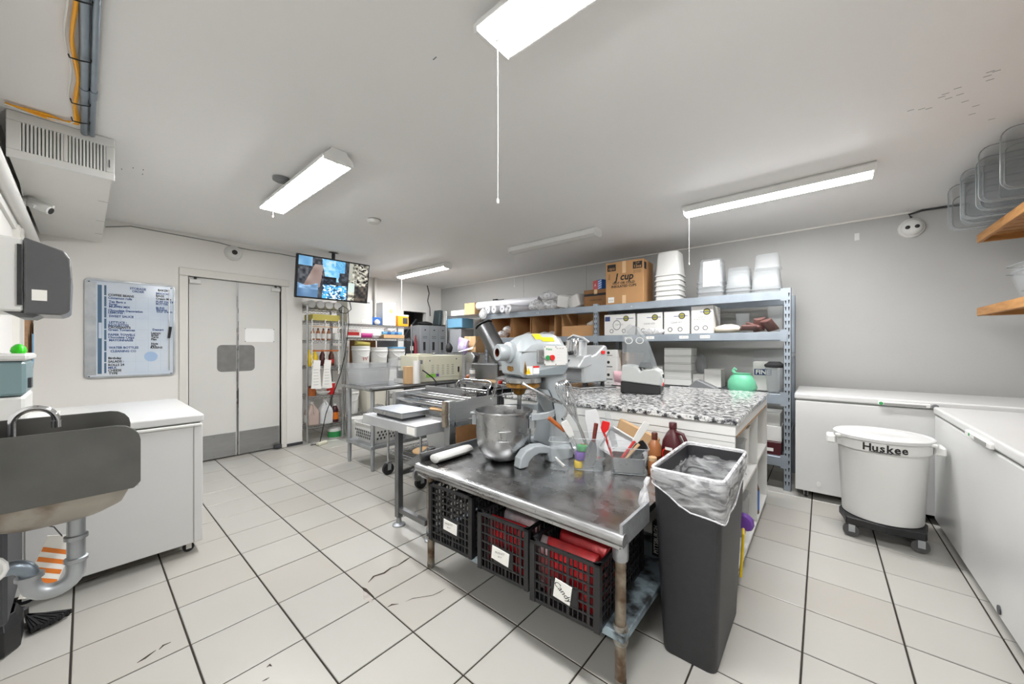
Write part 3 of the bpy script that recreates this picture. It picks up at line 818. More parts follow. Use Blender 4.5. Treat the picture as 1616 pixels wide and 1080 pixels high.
o = MB().tube(arc((-1.66, -.17, .70), .032, -60, 250, 12, 'yz'), .008, 8).build('hose_clamp', 'white_plastic', smooth=True)
tag(o, 'white plastic hose loop behind the sink drain pipe', 'hose')
t = thing('warning_tag', 'white tag with orange diagonal stripes hanging behind the sink trap', 'tag', (-1.96, -.105, .47))
t.rotation_euler = (R(-18), 0, 0)
MB().box(-.002, -.035, 0, .002, .035, .19).build('card', 'paper', t)
MB().tube([(0, 0, .185), (.01, -.03, .22), (.0, -.12, .24), (.0, -.20, .22)], .002, 5).build('string', 'dark_grey', t)
for i in range(5):
    z = .012 + i * .03
    MB().add([(.0027, -.033, z + .024), (.0027, -.033, z + .010), (.0027, .033, z - .006), (.0027, .033, z + .008)], [(0, 1, 2, 3)]).build('stripe', 'orange', t)
t = thing('grey_cabinet', 'dark grey cabinet partly hidden under the hand sink', 'cabinet', (-2.55, -.2, 0))
MB().box(-2.95, -.298, .20, -2.42, -.195, .98).build('body', 'dark_grey', t, w=True, bevel=.01)
MB().box(-2.425, -.285, .24, -2.416, -.205, .93).build('door', 'dark_grey', t, w=True)
t = thing('drawer_box', 'white plastic drawer unit with a smoky teal drawer at the left edge', 'drawer unit', (-2.6, -.22, .98))
MB().box(-2.78, -.298, .985, -2.42, -.155, 1.09).build('frame', 'white_plastic', t, w=True, bevel=.008)
MB().box(-2.76, -.298, 1.095, -2.425, -.152, 1.232).build('drawer', 'teal', t, w=True, bevel=.01)
MB().box(-2.79, -.3, 1.234, -2.41, -.145, 1.262).build('top', 'white_plastic', t, w=True, bevel=.008)
MB().box(-2.56, -.155, 1.12, -2.5, -.143, 1.16).build('handle', 'dark_grey', t, w=True)
o = MB().rings([[(.055 * q * math.cos(a) * (1 + .12 * math.sin(3 * a)), .036 * q * math.sin(a), z) for a in [2 * PI * i / 12 for i in range(12)]] for q, z in ((.8, 0), (1, .015), (.85, .04), (.4, .058), (.1, .062))]).build('green_pouch', 'lime', smooth=True)
o.scale = (.6, .6, .62); o.location = (-2.47, -.172, 1.263); tag(o, 'bright green pouch on top of the drawer unit', 'pouch')
t = thing('towel_dispenser', 'paper towel dispenser with a smoky grey cover on the left wall', 'dispenser', (-2.35, -.3, 1.4))
MB().box(-2.5, -.298, 1.418, -2.205, -.145, 1.685).build('back_case', 'white_plastic', t, w=True, bevel=.006)
cv = [(-.143, 1.41), (-.06, 1.41), (-.042, 1.418), (-.036, 1.43), (-.032, 1.55), (-.036, 1.63), (-.05, 1.655), (-.143, 1.688)]
MB().prism(cv, 'x', -2.495, -2.2).build('cover', 'smoke_plastic', t, w=True, bevel=.006, seg=2)
MB().box(-2.2, -.157, 1.44, -2.196, -.146, 1.66).build('side_slot', 'black_plastic', t, w=True)
MB().prism([(-.19, 1.418), (-.155, 1.398), (-.125, 1.398), (-.105, 1.412)], 'x', -2.46, -2.24).build('towel_exit', 'mid_grey', t, w=True)
MB().box(-2.199, -.125, 1.46, -2.1985, -.09, 1.50).build('paper_edge', 'paper', t, w=True)
t = thing('cork_board', 'cork board with pinned papers on the near left wall', 'notice board', (-4.9, YN, 1.1))
MB().box(-5.15, YN, 1.12, -4.62, YN + .018, 1.60).build('board', 'cork', t, w=True)
for i, (x, z, w, h, m) in enumerate(((-5.02, 1.33, .13, .34, 'paper'), (-4.86, 1.30, .14, .36, 'paper'), (-4.72, 1.27, .1, .24, 'light_blue'), (-4.95, 1.55, .12, .09, 'paper'))):
    MB().cbox((x, YN + .026 + .006 * i, z), (w, .003, h), rz=R(6 * (i % 2))).build('sheet', m, t, w=True)
o = MB().box(-3.82, -.22, .8685, -3.55, -.10, .8705).build('paper_sheet', 'paper'); tag(o, 'white paper sheet lying on the left chest freezer', 'paper')
t = thing('dustpan', 'black upright dustpan on the floor at the left edge', 'dustpan', (-2.68, -.245, 0))
t.scale = (.8, .62, .9)
MB().rings([[(x * k, y * k, z) for x, y in ((-.13, -.08), (.13, -.08), (.14, .05), (.07, .11), (-.07, .11), (-.14, .05))] for k, z in ((.9, 0), (1, .01), (1, .12), (.75, .17), (.68, .17), (.9, .115), (.85, .015))]).build('pan', 'black_plastic', t, bevel=.006)
MB().rod((0, 0, .15), (-.01, -.02, .20), .011, 8).build('pole', 'dark_grey', t, smooth=True)
MB().lathe([(.05, -.005), (.05, .005)], (.12, .0, .08), 16, ax='x').build('wheel', 'black_rubber', t)
t = thing('floor_brush', 'black bristle brush head lying on the floor by the dustpan', 'brush', (-2.84, -.20, .0), R(18))
for i in range(14):
    a = -.5 + i * .06
    MB().cbox((.045 + .05 * math.cos(a), .03 + .012 * i * .4 - .02, .022 + .004 * (i % 3)), (.15, .009, .02), rz=a + .35).build('bristle_tuft', 'black_rubber', t)
MB().cbox((-.03, -.02, .03), (.05, .12, .045), rz=.4).build('head', 'black_plastic', t, bevel=.008)

# ------------------------------------------------------------------ low steel work table
TZ = .605
t = thing('work_table', 'low stainless steel work table with a lower shelf in the foreground', 'table', (-1.17, 1.7, 0))
top = MB().box(-1.80, 1.28, TZ - .028, -.562, 2.19, TZ)
top.build('top', 'steel_worn', t, w=True)
MB().rings([[(x, 1.275 + .024 * math.cos(R(a)), TZ - .022 + .024 * math.sin(R(a))) for a in range(0, 360, 30)] for x in (-1.815, -.545)]).build('front_roll', 'steel', t, w=True, smooth=True)
MB().box(-1.80, 1.262, TZ - .055, -.56, 1.272, TZ - .02).build('front_apron', 'steel_worn', t, w=True)
MB().box(-1.812, 1.285, TZ - .03, -1.80, 2.19, TZ + .055).build('side_lip', 'steel_dark', t, w=True, bevel=.002)
MB().box(-.562, 1.265, TZ - .05, -.550, 1.535, TZ + .035).build('side_lip', 'tape_silver' if 'tape_silver' in MATS else mat('tape_silver', 'b9bcc0', .35, .7, var=.25, scale=20, bump=.5, bscale=30), t, w=True)
MB().box(-1.81, 2.18, TZ - .03, -.562, 2.192, TZ + .02).build('back_lip', 'steel', t, w=True)
for x in (-1.742, -.580):
    for y in (1.315, 2.08):
        MB().rod((x, y, .03), (x, y, TZ - .03), .0205, 14).build('leg', 'rust_leg', t, w=True, smooth=True)
        MB().lathe([(.016, 0), (.022, .006), (.022, .035)], (x, y, 0), 12).build('foot', 'galv_worn', t, w=True, smooth=True)
        MB().lathe([(.026, -.035), (.028, -.03), (.028, .03), (.026, .035)], (x, y, .205), 14).build('collar', 'galv_worn', t, w=True, smooth=True)
MB().lathe([(.027, 0), (.03, .005), (.03, .09)], (-.580, 1.315, TZ - .12), 14).build('taped_collar', 'tape_silver', t, w=True, smooth=True)
MB().box(-1.75, 1.285, .19, -.552, 2.10, .225).build('lower_shelf', 'shelf_galv', t, w=True, bevel=.004)
SZ = .226
def crate(name, label, x0, x1, y0, dep, h, rz, card, lines=6):
    t = thing(name, label, 'crate', ((x0 + x1) / 2, y0 + dep / 2, SZ), rz, 'black plastic crates under the work table')
    w, d = (x1 - x0) / 2, dep / 2
    b = MB()
    b.box(-w, -d, 0, w, d, .008)
    for sx in (-1, 1):
        for sy in (-1, 1): b.cbox((sx * (w - .008), sy * (d - .008), h / 2), (.024, .024, h))
    levels = [.012 + i * (h - .024) / lines for i in range(lines + 1)]
    for z in levels:
        for sy in (-1, 1): b.cbox((0, sy * (d - .003), z), (2 * w, .008, .007))
        for sx in (-1, 1): b.cbox((sx * (w - .003), 0, z), (.008, 2 * d, .007))
    kx = 14
    for i in range(1, kx):
        x = -w + 2 * w * i / kx
        for sy in (-1, 1): b.cbox((x, sy * (d - .003), h / 2), (.0045 if i % 4 else .012, .006, h))
    ky = 18
    for i in range(1, ky):
        y = -d + 2 * d * i / ky
        for sx in (-1, 1): b.cbox((sx * (w - .003), y, h / 2), (.006, .0045 if i % 4 else .012, h))
    b.build('lattice', 'black_plastic', t)
    MB().box(-w - .004, -d - .004, h - .012, w + .004, -d + .008, h).box(-w - .004, d - .008, h - .012, w + .004, d + .004, h).box(-w - .004, -d + .008, h - .012, -w + .008, d - .008, h).box(w - .008, -d + .008, h - .012, w + .004, d - .008, h).build('rim', 'black_plastic', t)
    MB().box(-w * .35, -d - .001, h * .22, w * .42, -d + .003, h * .52).build('plaque', 'black_plastic', t)
    MB().cbox((w * card[0], -d - .003, h * .38), (card[1], .003, card[2]), ry=card[3]).build('label_card', 'paper', t)
    return t
c1 = crate('crate', 'black lattice crate at the left end of the lower shelf', -1.665, -1.345, 1.245, .50, .31, R(3), (.05, .10, .055, R(4)), 8)
c2 = crate('crate', 'black lattice crate in the middle holding red and silver packets', -1.275, -.985, 1.24, .50, .27, R(3), (-.05, .10, .06, R(6)))
c3 = crate('crate', 'black lattice crate nearest the right leg with a handwritten label', -.945, -.640, 1.225, .50, .255, R(3), (.0, .075, .075, R(8)))
text('Candy', .034, 'ink', c3, (.0, -.2558, .1), (90, 38, 0), shear=.3)
text('PRODUCT', .012, 'ink', c1, (-.0, -.2558, .13), (90, -4, 0)); text('05-14', .010, 'ink', c1, (.0, -.2558, .112), (90, -4, 0))
text('PRODUCT', .012, 'ink', c2, (-.008, -.2558, .115), (90, -6, 0)); text('00 17', .010, 'ink', c2, (-.008, -.2558, .098), (90, -6, 0))
mat('foil_red', 'b5141a', .3, .2, col2='7e0c12', scale=12, bump=.4, bscale=14)
mat('foil_silver', 'b9bbbf', .3, .5, col2='8d4040', scale=9, bump=.4, bscale=14)
def packet(label, loc, dim, rot, m, group):
    w, d, h = dim
    o = MB().rings([MB().rrect(0, 0, w * k, d * q, min(w * k, d * q) * .3, z * h, 3) for k, q, z in ((1, .08, 0), (1, .7, .12), (.97, 1, .4), (.97, 1, .65), (1, .7, .9), (1, .08, 1))]).build('snack_packet', m, smooth=True)
    o.location = loc; o.rotation_euler = rot
    return tag(o, label, 'packet', group)
for i in range(4):
    packet(('frontmost red packet', 'silver packet behind the frontmost one', 'third packet from the front', 'rearmost red packet')[i] + ' standing in the middle crate', (-1.13, 1.30 + i * .105, SZ + .012), (.22, .085, .225), (R(-4), 0, R(3)), 'foil_red' if i % 3 != 1 else 'foil_silver', 'packets in the middle crate')
for i in range(4):
    packet(('frontmost shiny red packet', 'second shiny red packet', 'third shiny red packet', 'rearmost silver packet')[i] + ' standing in the right crate', (-.78, 1.29 + i * .105, SZ + .012), (.235, .085, .235), (R(-4), 0, R(3)), 'foil_red' if i != 3 else 'foil_silver', 'packets in the right crate')
packet('silver packet at the left side of the right crate', (-.90, 1.30, SZ + .012), (.06, .10, .23), (0, 0, R(3)), 'foil_silver', None)
for i in range(2):
    o = MB().box(-.13, -.1, 0, .13, .1, .022).build('black_tray', 'black_plastic', bevel=.006)
    o.location = (-1.5, 1.5, SZ + .2 + .03 * i); o.rotation_euler = (R(14), 0, R(8 * i))
    tag(o, ('lower' if i == 0 else 'upper') + ' black tray lying tilted in the left crate', 'tray')
# towel roll on the table
o = MB().rings([[(.042 * q * math.cos(a), y, .026 + .026 * q * math.sin(a)) for a in [2 * PI * i / 14 for i in range(14)]] for q, y in ((.55, -.145), (.95, -.14), (1, -.10), (1, .12), (.92, .145), (.5, .15))]).build('cloth_roll', 'white_matte', smooth=True)
o.location = (-1.735, 1.47, TZ + .001); o.rotation_euler = (0, 0, R(2)); tag(o, 'rolled white cloth on the left end of the work table', 'cloth')
# ------------------------------------------------------------------ mixing bowl and planetary mixer on the work table
t = thing('mixing_bowl', 'large stainless mixing bowl standing on the work table', 'bowl', (-1.485, 1.665, TZ + .001), R(-20))
MB().lathe([(.075, 0), (.08, .004), (.115, .02), (.148, .06), (.163, .11), (.168, .16), (.171, .285), (.177, .287), (.179, .294), (.176, .301), (.170, .300), (.166, .285), (.163, .16), (.157, .11), (.14, .062), (.10, .025), (.05, .012)], n=56, cap1=True).build('shell', 'steel', t, smooth=True)
hb = MB()
a0 = R(-28)
def onb(a, z, r=.172): return (r * math.cos(a), r * math.sin(a), z)
for z in (.20, .145):
    hb.tube([onb(a0 + R(q), z, .178 if abs(q) < 11 else .171) for q in (-14, -10, 0, 10, 14)], .004, 8)
for q in (-6, 6): hb.rod(onb(a0 + R(q), .20, .178), onb(a0 + R(q), .145, .178), .003, 6)
hb.build('handle', 'steel', t, smooth=True)
for sg in (0, 180):
    a = R(sg + 42)
    MB().tube([onb(a - .12, .27, .172), onb(a - .10, .27, .21), onb(a + .10, .27, .21), onb(a + .12, .27, .172)], .008, 8).cbox(onb(a, .23, .185), (.03, .05, .06), rz=a).build('lug', 'galv', t, smooth=False)

t = thing('planetary_mixer', 'grey planetary stand mixer with oil stains and yellow stickers', 'mixer', (-1.385, 2.04, TZ + .001), R(-17))
# forked base
MB().box(-.21, -.06, 0, .21, .09, .055).build('base', 'mixer_grey', t, bevel=.02, seg=3)
for s in (-1, 1):
    prof = [(-.42, 0), (-.36, 0), (-.35, .03), (-.32, .055), (-.28, .065), (-.22, .055), (-.20, .0), (-.02, 0), (-.02, .06), (-.18, .085), (-.24, .11), (-.31, .115), (-.375, .095), (-.41, .055)]
    MB().prism(prof, 'x', s * .205 - .032, s * .205 + .032).build('base_foot', 'mixer_grey', t, bevel=.008, seg=2)
MB().rings([MB().rrect(0, y, w, d, .035, z, 4) for w, d, y, z in ((.24, .17, .0, .05), (.19, .15, -.005, .14), (.165, .14, -.01, .30), (.17, .15, -.015, .42), (.20, .19, -.03, .5))]).build('column', 'mixer_grey', t, smooth=True)
# bowl yoke
yk = MB()
rs = []
for i in range(15):
    a = R(-20 + 220 * i / 14)
    c, s_ = math.cos(a), math.sin(a)
    rs.append([(r * c, -.235 + r * s_, z) for r, z in ((.188, .25), (.204, .25), (.204, .29), (.188, .29))])
yk.rings(rs)
yk.build('bowl_yoke', 'mixer_grey', t, bevel=.003)
MB().prism([(.0, .20), (-.04, .19), (-.08, .24), (-.08, .31), (.0, .34)], 'x', -.07, .07).build('lift_slide', 'mixer_grey', t, bevel=.008)
MB().add([(.02, -.055, .20), (.11, -.05, .20), (.16, -.12, .37), (.10, -.10, .41), (-.02, -.10, .41), (-.06, -.06, .30)], [(0, 1, 2, 3, 4, 5)]).add([(.02, -.065, .20), (.11, -.06, .20), (.16, -.13, .37), (.10, -.11, .41), (-.02, -.11, .41), (-.06, -.07, .30)], [(5, 4, 3, 2, 1, 0)]).build('splash_plate', 'mixer_grey', t)
hr = []
for y, z0, z1, w in ((-.338, .575, .62, .085), (-.328, .515, .665, .108), (-.30, .495, .715, .116), (-.25, .492, .75, .118), (-.19, .492, .768, .118), (-.04, .494, .768, .118), (.02, .505, .745, .116), (.05, .535, .705, .108), (.058, .57, .66, .09)):
    sh = z1 - min(.07, (z1 - z0) * .35); tw = w * .55
    hr.append([(-w * .9, y, z0), (w * .9, y, z0), (w, y, z0 + .02), (w, y, sh - .01), (w * .96, y, sh + .012), (tw, y, z1 - .004), (tw * .7, y, z1), (-tw * .7, y, z1), (-tw, y, z1 - .004), (-w * .96, y, sh + .012), (-w, y, sh - .01), (-w, y, z0 + .02)])
MB().rings(hr).build('head', 'mixer_grey', t, smooth=True, angle=30)
MB().box(-.119, -.32, .652, .1195, .055, .656).build('head_seam', 'grey_line', t)
MB().prism([(-.20, .50), (.0, .50), (.04, .54), (.04, .575), (-.20, .54)], 'x', -.1, .1205).build('belly_panel', 'mid_grey_b' if 'mid_grey_b' in MATS else mat('mid_grey_b', '8c969b', .4, .3), t, bevel=.006)
MB().lathe([(.112, .455), (.118, .46), (.118, .488), (.10, .495)], (0, -.235, 0), 36).build('planet_ring', 'steel', t, smooth=True)
MB().lathe([(.10, .425), (.108, .43), (.108, .455)], (0, -.235, 0), 36).build('planet_drum', 'oil_stain', t, smooth=True)
MB().lathe([(.02, .375), (.035, .385), (.05, .425)], (-.02, -.25, 0), 20).build('shaft_collar', 'oil_stain', t, smooth=True)
MB().lathe([(.013, .285), (.015, .29), (.015, .38)], (-.02, -.25, 0), 14).rod((-.032, -.25, .31), (-.008, -.25, .31), .005, 6).build('shaft', 'steel', t, smooth=True)
MB().lathe([(.048, -.425), (.052, -.42), (.052, -.36), (.066, -.35), (.066, -.32)], (0, 0, .648), 28, ax='y', cap0=False).lathe([(.026, -.425), (.048, -.425)], (0, 0, .648), 28, ax='y', cap0=False, cap1=False).build('hub', 'mixer_grey', t, smooth=True)
MB().lathe([(.026, -.426), (.024, -.37)], (0, 0, .648), 24, ax='y', cap0=False).build('hub_bore', 'choc', t, smooth=True)
MB().lathe([(.025, -.37), (.001, -.368)], (0, 0, .648), 24, ax='y').build('hub_bore', 'ink', t)
MB().add([(.1195, -.30, .60), (.1195, -.31, .53), (.1195, -.30, .512), (.1195, -.285, .512), (.1195, -.288, .55)], [(0, 1, 2, 3, 4)]).add([(-.02, -.3385, .60), (-.03, -.3345, .54), (-.01, -.3335, .53), (.02, -.3335, .53), (.045, -.3345, .54), (.03, -.3385, .60)], [(0, 1, 2, 3, 4, 5)]).build('oil_streak', 'oil_stain', t)
# switch plate and stickers
MB().box(.118, -.160, .565, .122, .030, .690).build('switch_plate', 'white_plastic', t, bevel=.001)
for y in (-.153, -.065, .023):
    for z in (.572, .683): MB().lathe([(.004, .122), (.003, .1235)], (0, y, z), 8, ax='x').build('screw', 'dark_grey', t)
MB().lathe([(.015, .122), (.015, .132)], (0, -.133, .615), 16, ax='x').build('start_button', 'green', t)
MB().lathe([(.017, .122), (.017, .136)], (0, -.10, .615), 16, ax='x').build('stop_button', 'red_bright', t)
text('Primo', .020, 'green', t, (.1228, -.12, .668), (90, 0, 90), bold=.0006)
text('MIX  OFF  LIFT', .010, 'ink', t, (.1228, -.03, .672), (90, 0, 90))
for i in range(4): text('--  ----  --  --', .009, 'mid_grey', t, (.1228, -.035, .65 - i * .018), (90, 0, 90))
MB().box(.118, -.215, .585, .135, -.165, .665).build('speed_box', 'steel_worn', t, bevel=.004)
MB().rod((.135, -.19, .625), (.155, -.165, .60), .005, 8).build('speed_lever', 'chrome', t)
MB().box(.118, -.30, .512, .1195, -.245, .565).build('warning_sticker', 'paper', t)
MB().add([(.1202, -.296, .518), (.1202, -.258, .518), (.1202, -.277, .558)], [(0, 1, 2)]).build('warning_triangle', 'yellow', t)
MB().box(.118, -.24, .555, .1197, -.195, .566).build('danger_strip', 'red_bright', t)
MB().box(.118, -.24, .518, .1196, -.195, .553).build('notice_strip', 'paper', t)
def shoulder(u, y, o=.0015):      # point on the sloping shoulder of the head, u from the side edge to the top
    return (.1135 + (.065 - .1135) * u + o * .8, y, .710 + (.764 - .710) * u + o * .6)
MB().add([shoulder(.35, -.205), shoulder(.35, -.15), shoulder(1, -.15), shoulder(1, -.215)], [(0, 1, 2, 3)]).build('yellow_sticker', 'yellow', t)
MB().add([shoulder(.1, -.16, .002), shoulder(.1, -.06, .002), shoulder(.62, -.06, .002), shoulder(.62, -.165, .002)], [(0, 1, 2, 3)]).build('yellow_sticker', 'yellow', t)
# safety guard remnants and lift crank
gd = MB()
for i in range(9):
    a = R(-35 + 8.5 * i)
    r0 = .15 + .008 * i
    p = lambda r, z: (r * math.cos(a), -.235 + r * math.sin(a), z)
    gd.rod(p(r0, .47 - .016 * i), p(r0 + .045, .462 - .016 * i), .005, 6)
for k in (0, .045):
    gd.tube([((.15 + .008 * i + k) * math.cos(R(-35 + 8.5 * i)), -.235 + (.15 + .008 * i + k) * math.sin(R(-35 + 8.5 * i)), .468 - .016 * i) for i in range(9)], .006, 6)
gd.build('guard_ladder', 'steel', t)
gw = MB()
for z, r in ((.40, .20), (.355, .205)):
    gw.tube([(r * math.cos(R(a)), -.235 + r * math.sin(R(a)), z) for a in range(120, 260, 10)], .003, 6)
for a in range(125, 260, 22): gw.rod((.17 * math.cos(R(a)), -.235 + .17 * math.sin(R(a)), .47), (.205 * math.cos(R(a)), -.235 + .205 * math.sin(R(a)), .35), .0025, 5)
gw.build('wire_guard', 'steel', t)
MB().tube([(.085, .02, .40), (.15, .0, .405), (.165, -.005, .39), (.175, -.02, .29), (.178, -.03, .25), (.19, -.07, .235)], .008, 10).build('lift_crank', 'chrome', t, smooth=True)

# ------------------------------------------------------------------ utensil bins and bottles on the work table
def clear_bin(label, loc, h, s, rz, m='clear'):
    t = thing('utensil_bin', label, 'container', loc, rz)
    MB().tub(0, 0, 0, h, (s[0] * .88, s[1] * .88), s, .012, .003, .004).build('body', m, t, smooth=True, angle=50)
    MB().tube(MB().rrect(0, 0, s[0] + .006, s[1] + .006, .014, h + .003, 4), .0028, 6, closed=True).build('rim', 'clear_frost', t, smooth=True)  # less transparent tube puts the rim's highlight into the material
    MB().tube(MB().rrect(0, 0, s[0] * .88, s[1] * .88, .012, .003, 4), .002, 6, closed=True).build('base_edge', 'clear_frost', t, smooth=True)
    return t
t = clear_bin('small clear bin with a teal brush beside the mixer foot', (-1.13, 1.745, TZ + .001), .155, (.11, .10), R(30))
MB().cbox((0, -.0, .03), (.012, .09, .012), rz=.7, rx=.3).build('brush_stick', 'white_plastic', t)
t = clear_bin('clear measuring bin full of whisks and spatulas', (-1.015, 1.865, TZ + .001), .175, (.175, .17), R(30))
text('4 qt', .016, 'red', t, (-.03, -.0865, .15), (90, 0, 0)); text('2 qt', .016, 'red', t, (.05, -.0815, .08), (90, 0, 0))
for p, r, h, m in (((-.045, -.04), .028, .03, 'yellow'), ((-.04, -.035), .03, .03, 'purple'), ((-.045, -.03), .034, .02, 'green')):
    pass
t = clear_bin('clear bin with crossed red-handled spatulas next to the syrup bottles', (-.815, 1.945, TZ + .001), .14, (.20, .16), R(26))
MB().tub(0, .0, .006, .085, (.16, .12), (.168, .128), .012, .002, 0).build('steel_insert', 'steel', t, smooth=True)
for i, (z, r, h, m, lb) in enumerate(((.0, .024, .04, 'yellow', 'yellow lid in the bottom of the whisk bin'), (.045, .030, .045, 'purple', 'purple lid in the whisk bin'), (.095, .030, .03, 'green', 'green lid at the top of the whisk bin'))):
    o = MB().lathe([(r * .92, 0), (r, .004), (r, h - .004), (r * .9, h)], n=20).build('lid', m, smooth=True)
    o.location = (-1.045 + .008 * i, 1.806 + .006 * i, TZ + .005 + z); tag(o, lb, 'lid')
def stick(t, a, b, r0, r1=None, m='wood_red', name='handle', n=8):
    MB().tube([a, tuple(Vector(a).lerp(Vector(b), .5)), b], [r0, (r0 + (r1 or r0)) / 2 * 1.1, r1 or r0], n).build(name, m, t, w=True, smooth=True)
def paddle(t, a, b, w0, w1, th, m, name='blade', nrm=(.64, -.77, 0)):
    a, b = Vector(a), Vector(b); d = (b - a).normalized(); n = Vector(nrm); n = (n - d * n.dot(d)).normalized(); s = d.cross(n)
    L = (b - a).length
    rg = []
    for u, w in ((0, w0), (.15, (w0 + w1) / 2), (.35, w1), (.85, w1), (1, w1 * .8)):
        c = a + d * (L * u)
        rg.append([tuple(c + s * (x * w / 2) + n * (y * th / 2)) for x, y in ((-1, -1), (1, -1), (1, 1), (-1, 1))])
    MB().rings(rg).build(name, m, t, w=True, bevel=min(.001, th / 4))
def tool(name, label, base): return thing(name, label, 'utensil', base)
t = tool('balloon_whisk', 'big balloon whisk standing head up in the measuring bin', (-1.0, 1.86, .64))
A, B = Vector((-.985, 1.875, .63)), Vector((-1.165, 1.80, 1.10))
ax = (B - A).normalized(); u_ = ax.orthogonal().normalized(); v_ = ax.cross(u_)
wk = MB()
for k in range(9):
    a = PI * k / 9
    dv = u_ * math.cos(a) + v_ * math.sin(a)
    pts = []
    for i in range(23):
        q = -1 + 2 * i / 22
        tau = 1 - abs(q)
        pts.append(A + ax * (.20 + .30 * math.sin(tau * PI / 2)) + dv * (math.copysign(1, q) * .047 * math.sin(PI * tau ** 1.45) ** .8))
    wk.tube(pts, .0026, 6)
wk.build('wires', 'chrome', t, w=True, smooth=True)
MB().tube([A, A + ax * .1, A + ax * .235], [.009, .011, .008], 10).build('handle', 'steel', t, w=True, smooth=True)
t = tool('spatula', 'spatula with an orange wooden handle leaning left out of the measuring bin', (-1.09, 1.82, .62))
stick(t, (-1.122, 1.785, .806), (-1.185, 1.715, .885), .010, .012, 'wood_orange'); stick(t, (-1.06, 1.84, .62), (-1.122, 1.785, .806), .004, m='steel', name='blade')
t = tool('pastry_brush', 'white pastry brush upside down in the measuring bin', (-1.07, 1.85, .62))
paddle(t, (-1.085, 1.80, .78), (-1.118, 1.765, .865), .028, .042, .014, 'white_matte', 'bristles'); stick(t, (-1.03, 1.85, .62), (-1.085, 1.80, .78), .006, m='chrome')
t = tool('turner', 'steel turner with a dark red handle in the measuring bin', (-.99, 1.83, .62))
stick(t, (-.958, 1.818, .765), (-.945, 1.825, .868), .010, .012, 'wood_red'); paddle(t, (-.958, 1.818, .775), (-.985, 1.815, .625), .022, .06, .0016, 'steel')
t = tool('silicone_spatula', 'silicone spatula with a bright red head and dark red handle', (-.91, 1.93, .63))
paddle(t, (-.938, 1.900, .805), (-.926, 1.908, .868), .016, .045, .009, 'red_bright', 'head'); stick(t, (-.88, 1.925, .63), (-.938, 1.900, .81), .006, m='red')
t = tool('bowl_scraper', 'white spatula with a dark red handle crossing the right bin', (-.86, 1.88, .62))
paddle(t, (-.785, 1.965, .765), (-.732, 2.005, .872), .03, .038, .006, 'white_plastic', 'head'); stick(t, (-.868, 1.885, .62), (-.785, 1.965, .77), .008, m='red')
t = tool('rolling_stick', 'pale wooden stick lying crosswise in the right bin', (-.83, 1.92, .64))
stick(t, (-.855, 1.905, .63), (-.768, 1.985, .752), .009, m='card_pale')
t = tool('black_spatula', 'black spatula head in the right bin', (-.77, 1.98, .66))
paddle(t, (-.80, 1.985, .70), (-.745, 2.02, .752), .04, .06, .006, 'black_plastic', 'head'); stick(t, (-.82, 1.96, .63), (-.80, 1.985, .70), .006, m='black_plastic')
t = tool('plastic_board', 'tall translucent white board standing behind the measuring bin', (-1.03, 1.99, TZ))
paddle(t, (-1.02, 2.02, .615), (-1.075, 2.00, .905), .07, .085, .006, 'translucent_white', 'board')
t = tool('plastic_board', 'narrow clear board behind the red spatula head', (-.93, 2.06, TZ))
paddle(t, (-.93, 2.07, .615), (-.99, 2.05, .90), .03, .035, .005, 'clear_frost', 'board')
t = thing('plastic_tray', 'white plastic tray leaning behind the right bin', 'tray', (-.90, 2.09, TZ + .075))
t.rotation_euler = (R(68), R(28), R(18))
MB().tub(0, 0, 0, .03, (.24, .13), (.26, .15), .015, .003, .006).build('body', 'translucent_white', t, smooth=True)
t = thing('wooden_board', 'pale wooden board leaning against the island behind the right bin', 'board', (-.90, 2.165, TZ + .001))
t.rotation_euler = (R(5), R(20), 0)
MB().box(-.13, -.01, .055, .13, .008, .215).build('board', 'card_pale', t, bevel=.02)
bottle('syrup_bottle', 'small brown syrup bottle between the bins and the maroon jug', (-.715, 2.075, TZ + .001),
       [(.034, 0), (.037, .006), (.037, .09), (.034, .10), (.036, .13), (.02, .155), (.014, .165)], 'caramel', (.016, .163, .20, 'choc'), (.0375, .02, .08, 'choc'))
t = thing('sauce_jug', 'dark maroon sauce jug with a handle and red label', 'jug', (-.632, 2.125, TZ + .001), R(-10))
MB().rings([MB().rrect(0, 0, w, d, min(w, d) * .42, z, 5) for w, d, z in ((.10, .075, 0), (.115, .088, .01), (.118, .09, .11), (.105, .08, .16), (.06, .055, .205), (.036, .036, .22), (.034, .034, .23))]).build('body', 'maroon', t, smooth=True)
MB().lathe([(.019, .228), (.021, .23), (.021, .258), (.018, .262)], n=18).build('cap', 'maroon', t, smooth=True)
MB().tube([(.02, 0, .212), (.055, 0, .205), (.072, 0, .17), (.068, 0, .12), (.052, 0, .095)], .010, 10).build('handle', 'maroon', t, smooth=True)
MB().lathe([(.034, -.0465), (.040, -.046)], (0, 0, .09), 24, ax='y', cap0=False, cap1=False).build('label_ring', 'red_bright', t)
MB().lathe([(.034, -.0463), (.001, -.0463)], (0, 0, .09), 24, ax='y', cap0=False).build('label', 'choc', t)
MB().box(-.02, -.048, .115, .02, -.0455, .13).build('label_stripe', 'white_plastic', t)
bottle('spice_jar', 'small spice jar with a tan lid by the right bin', (-.695, 1.985, TZ + .001), [(.022, 0), (.024, .004), (.024, .06), (.02, .07)], 'caramel', (.022, .07, .088, 'card_pale'), cat='jar')

